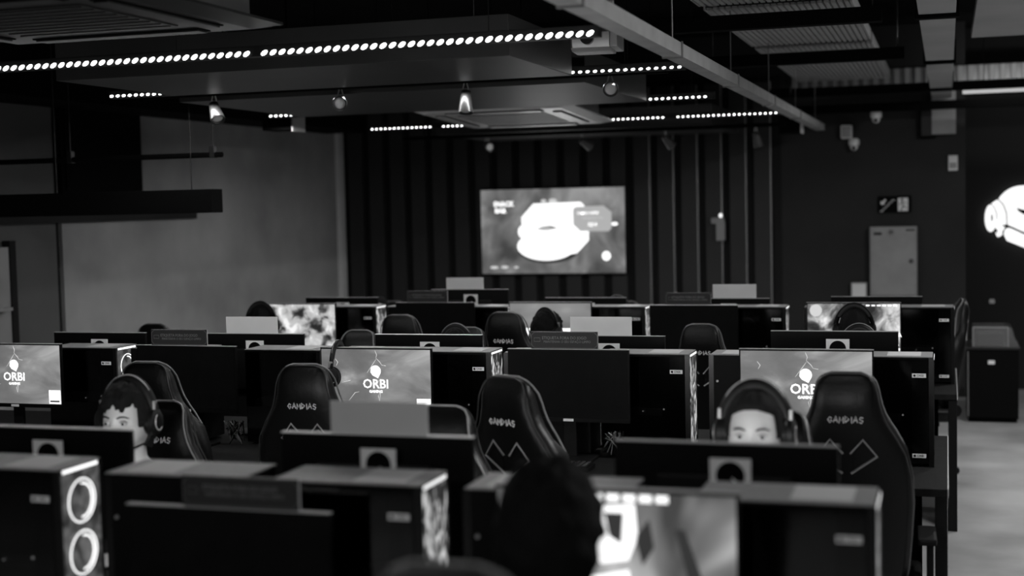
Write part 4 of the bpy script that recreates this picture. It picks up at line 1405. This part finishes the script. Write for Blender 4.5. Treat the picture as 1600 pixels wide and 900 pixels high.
for y, z, x0, x1, lb in ((7.09, 2.68, -1.5, -0.30, 'black crossbar under the nearest ribbed tray'), (9.09, 2.68, -1.5, -0.25, 'black crossbar under the middle ribbed tray'), (12.08, 2.68, -1.46, 2.5, 'long black crossbar before the lit strip at the right'), (12.6, 2.56, -1.46, 2.5, 'lowest black crossbar over the dark wall')):
    t = thing('ceiling_bar', lb, 'beam', ((x0 + x1) / 2, y, z))
    a = (x1 - x0) / 2
    bx(-a, a, -0.04, 0.04, 0, 0.075).build('bar', 'black_matte', t, 0.003)
    for s in (-1, 1):
        MB().cyl((s * a * 0.93, 0, 0.075), (s * a * 0.93, 0, CZ - z - 0.001), 0.005, n=6).build('hanger', 'metal_dark', t)
# grey duct along the aisle edge, turning down the back wall
t = thing('ceiling_duct', 'pale grey flat duct running back at the upper right and down the wall', 'duct', (-0.04, 5.4, 2.66))
bx(-0.085, 0.085, 0, 7.5, 0.02, 0.14).build('run', 'duct_grey', t, 0.004)
bx(-0.085, 0.12, 7.5, 7.58, -0.30, 0.14).build('drop', 'plaster', t, 0.004)
for k in range(3):
    bx(-0.10, 0.10, 1.5 + 2.4 * k, 1.56 + 2.4 * k, 0.0, 0.15).build('strap', 'black_matte', t)
    MB().cyl((0, 1.53 + 2.4 * k, 0.15), (0, 1.53 + 2.4 * k, CZ - 2.66 - 0.001), 0.003, n=6).build('hanger', 'metal_dark', t)
# corrugated pale strip over the back wall
t = thing('corrugated_strip', 'pale corrugated metal strip high on the back wall at the right', 'cladding', (-1.35, WY - 0.06, 2.80))
bx(0, 4.0, 0.03, 0.055, 0, 0.16).build('backing', 'metal_grey', t)
rm_ = bx(0, 0.045, 0.0, 0.03, 0, 0.16).mesh('ridge', 'duct_grey', 0.006, seg=1)
for i in range(44):
    put('ridge', rm_, t, (i * 0.09, 0, 0))
t = thing('linear_lamp', 'pale glowing linear lamp at the right, under the long crossbar', 'lamp', (0.9, 12.3, 2.68))
bx(-0.78, 0.78, -0.05, 0.05, 0.02, 0.08).build('housing', 'metal_dark', t, 0.004)
bx(-0.77, 0.77, -0.055, -0.05, -0.02, 0.075).build('diffuser', 'led_bar', t)
for s in (-1, 1):
    MB().cyl((s * 0.6, 0, 0.08), (s * 0.6, 0, CZ - 2.68 - 0.001), 0.003, n=6).build('hanger', 'metal_dark', t)
light('linear_lamp_light', 'AREA', (0.9, 12.37, 2.78), (0.9, 12.95, 2.9), 3.0, None, shape='RECTANGLE', size=1.5, size_y=0.05)
t = thing('acoustic_tile', 'grey acoustic panel hanging at the upper right corner', 'ceiling panel', (0.75, 7.6, 2.80))
bx(-0.6, 0.6, -1.6, 1.6, 0, 0.05).build('panel', 'duct_grey', t, 0.004)
for sx in (-0.5, 0.5):
    for sy in (-1.4, 1.4):
        MB().cyl((sx, sy, 0.05), (sx, sy, CZ - 2.8 - 0.001), 0.003, n=6).build('hanger', 'metal_dark', t)

# projector hanging by the tray
t = thing('projector', 'pale rounded projector hanging right of the nearest light strip', 'projector', (-1.49, 6.10, 2.50), 0.1)
MB().loft([[(xx, yy * s_, zz) for yy, zz in ((-0.13, 0.035), (-0.12, 0.01), (-0.08, 0.0), (0.1, 0.0), (0.13, 0.02), (0.13, 0.08), (0.08, 0.1), (-0.09, 0.1), (-0.13, 0.075))] for xx, s_ in ((-0.11, 0.85), (-0.1, 1), (0.06, 1), (0.065, 1))]).build('body', 'metal_light', t, smooth=True)
bx(0.066, 0.1, -0.12, 0.12, 0.01, 0.085).build('side_cover', 'metal_light', t, 0.006)
MB().cyl((-0.03, -0.16, 0.05), (-0.03, -0.125, 0.05), 0.03, n=18).build('lens', 'black_gloss', t)
MB().cyl((0.06, 0, 0.1), (0.06, 0, CZ - 2.5 - 0.001), 0.014, n=10).build('mount', 'metal_grey', t)


# cameras, speakers
def dome_cam(x, y, z, label):
    t = thing('security_camera', label, 'camera', (x, y, z), 0, 'dome cameras by the back wall')
    MB().loft([[(r_ * cos(2 * pi * k / 20), r_ * sin(2 * pi * k / 20), zz) for k in range(20)] for r_, zz in ((0.045, 0.05), (0.05, 0.04), (0.05, 0.0), (0.035, -0.012))]).build('housing', 'ac_white', t, smooth=True)
    ball = MB().ell((0, -0.005, -0.015), (0.036, 0.036, 0.038), 16, 10).build('ball', 'paper_back', t, smooth='all')
    MB().cyl((0, -0.03, -0.025), (0, -0.045, -0.033), 0.016, n=14).build('lens', 'black_gloss', ball)
    return t


c1 = dome_cam(-0.59, 12.62, 2.515, 'white dome camera hanging under the long crossbar')
MB().cyl((0, 0, 0.05), (0, 0, 0.055), 0.02, n=8).build('mount', 'metal_dark', c1)
c2 = dome_cam(-0.80, WY - 0.06, 2.29, 'white dome camera on the wall below the pale speaker')
bx(-0.03, 0.03, 0.0, 0.06, -0.01, 0.06).build('wall_bracket', 'ac_white', c2)
t = thing('wall_speaker', 'small pale wall speaker at the end of the cable tray', 'speaker', (-0.865, WY, 2.41))
bx(-0.05, 0.05, -0.09, 0, -0.06, 0.06).build('cabinet', 'paper_back', t, 0.012)
bx(-0.04, 0.04, -0.094, -0.09, -0.05, 0.05).build('grille', 'cabinet_grey', t, 0.004)
t = thing('ceiling_speaker', 'black box speaker hanging at the right end of the farthest light strip', 'speaker', (-1.22, 11.6, 2.38))
bx(-0.09, 0.085, -0.1, 0.1, -0.03, 0.16).build('cabinet', 'black_matte', t, 0.008)
bx(0.086, 0.094, -0.1, 0.1, -0.03, 0.12).build('side_plate', 'paper_back', t, 0.002)
MB().cyl((0, 0, 0.16), (0, 0, CZ - 2.38 - 0.001), 0.008, n=8).build('mount', 'metal_dark', t)
t = thing('ceiling_speaker', 'black box speaker with pale side plate, left above the plaster wall', 'speaker', (-4.35, 8.75, 2.43))
bx(-0.16, 0.06, -0.1, 0.1, -0.06, 0.10).build('cabinet', 'black_matte', t, 0.006)
bx(0.061, 0.07, -0.1, 0.1, -0.07, 0.08).build('side_plate', 'metal_light', t, 0.002)
MB().cyl((0, 0, 0.1), (0, 0, CZ - 2.43 - 0.001), 0.008, n=8).build('mount', 'metal_dark', t)
t = thing('ceiling_speaker', 'black flat box on the wall beside the pale duct drop', 'speaker', (-0.16, WY, 2.45))
bx(-0.07, 0.07, -0.08, 0, -0.12, 0.14).build('cabinet', 'black_matte', t, 0.006)
bx(-0.055, 0.055, -0.084, -0.08, -0.1, 0.12).build('grille', 'metal_dark', t)

# left side: hanging dark beam, pipe rail and a black board painting shade on the plaster wall
t = thing('hanging_beam', 'black hanging beam in front of the plaster wall at the left', 'beam', (-4.41, 7.0, 1.816))
bx(-1.42, 0.46, -0.065, 0.065, 0, 0.134).build('beam', 'black_matte', t, 0.005)
for sx in (-0.6, 0.30):
    MB().cyl((sx, 0, 0.134), (sx, 0, CZ - 1.816 - 0.001), 0.003, n=6).build('hanger', 'metal_dark', t)
t = thing('pipe_rail', 'thin black pipe rail above the hanging beam', 'rail', (-4.41, 7.15, 2.15))
MB().cyl((-1.42, 0, 0), (0.42, 0, 0), 0.016, n=10).build('pipe', 'black_matte', t)
for sx in (-0.6, 0.36):
    MB().cyl((sx, 0, 0.016), (sx, 0, CZ - 2.15 - 0.001), 0.003, n=6).box(sx - 0.015, sx + 0.015, -0.018, 0.018, -0.018, 0.05).build('hanger', 'metal_dark', t)
t = thing('shade_board', 'large black board standing in for shade on the upper plaster wall at the left', 'board', (WX, 8.9, 1.95))  # black sheet put where the plaster only lies in shade
bx(0, 0.04, -0.66, 0.35, 0.0, 1.1).build('board', 'black_matte', t, 0.004)
bx(0.04, 0.05, -0.62, 0.31, 0.04, 1.06).build('face', 'black_matte', t)
t = thing('ceiling_bar', 'black lintel beam along the top of the plaster wall', 'beam', (WX + 0.2, 9.6, 2.56))
bx(-0.18, 0.25, -3.5, 3.0, 0, 0.45).build('bar', 'black_matte', t, 0.004)
bx(-0.2, -0.18, -3.5, 3.0, 0.02, 0.4).build('flange', 'metal_dark', t)
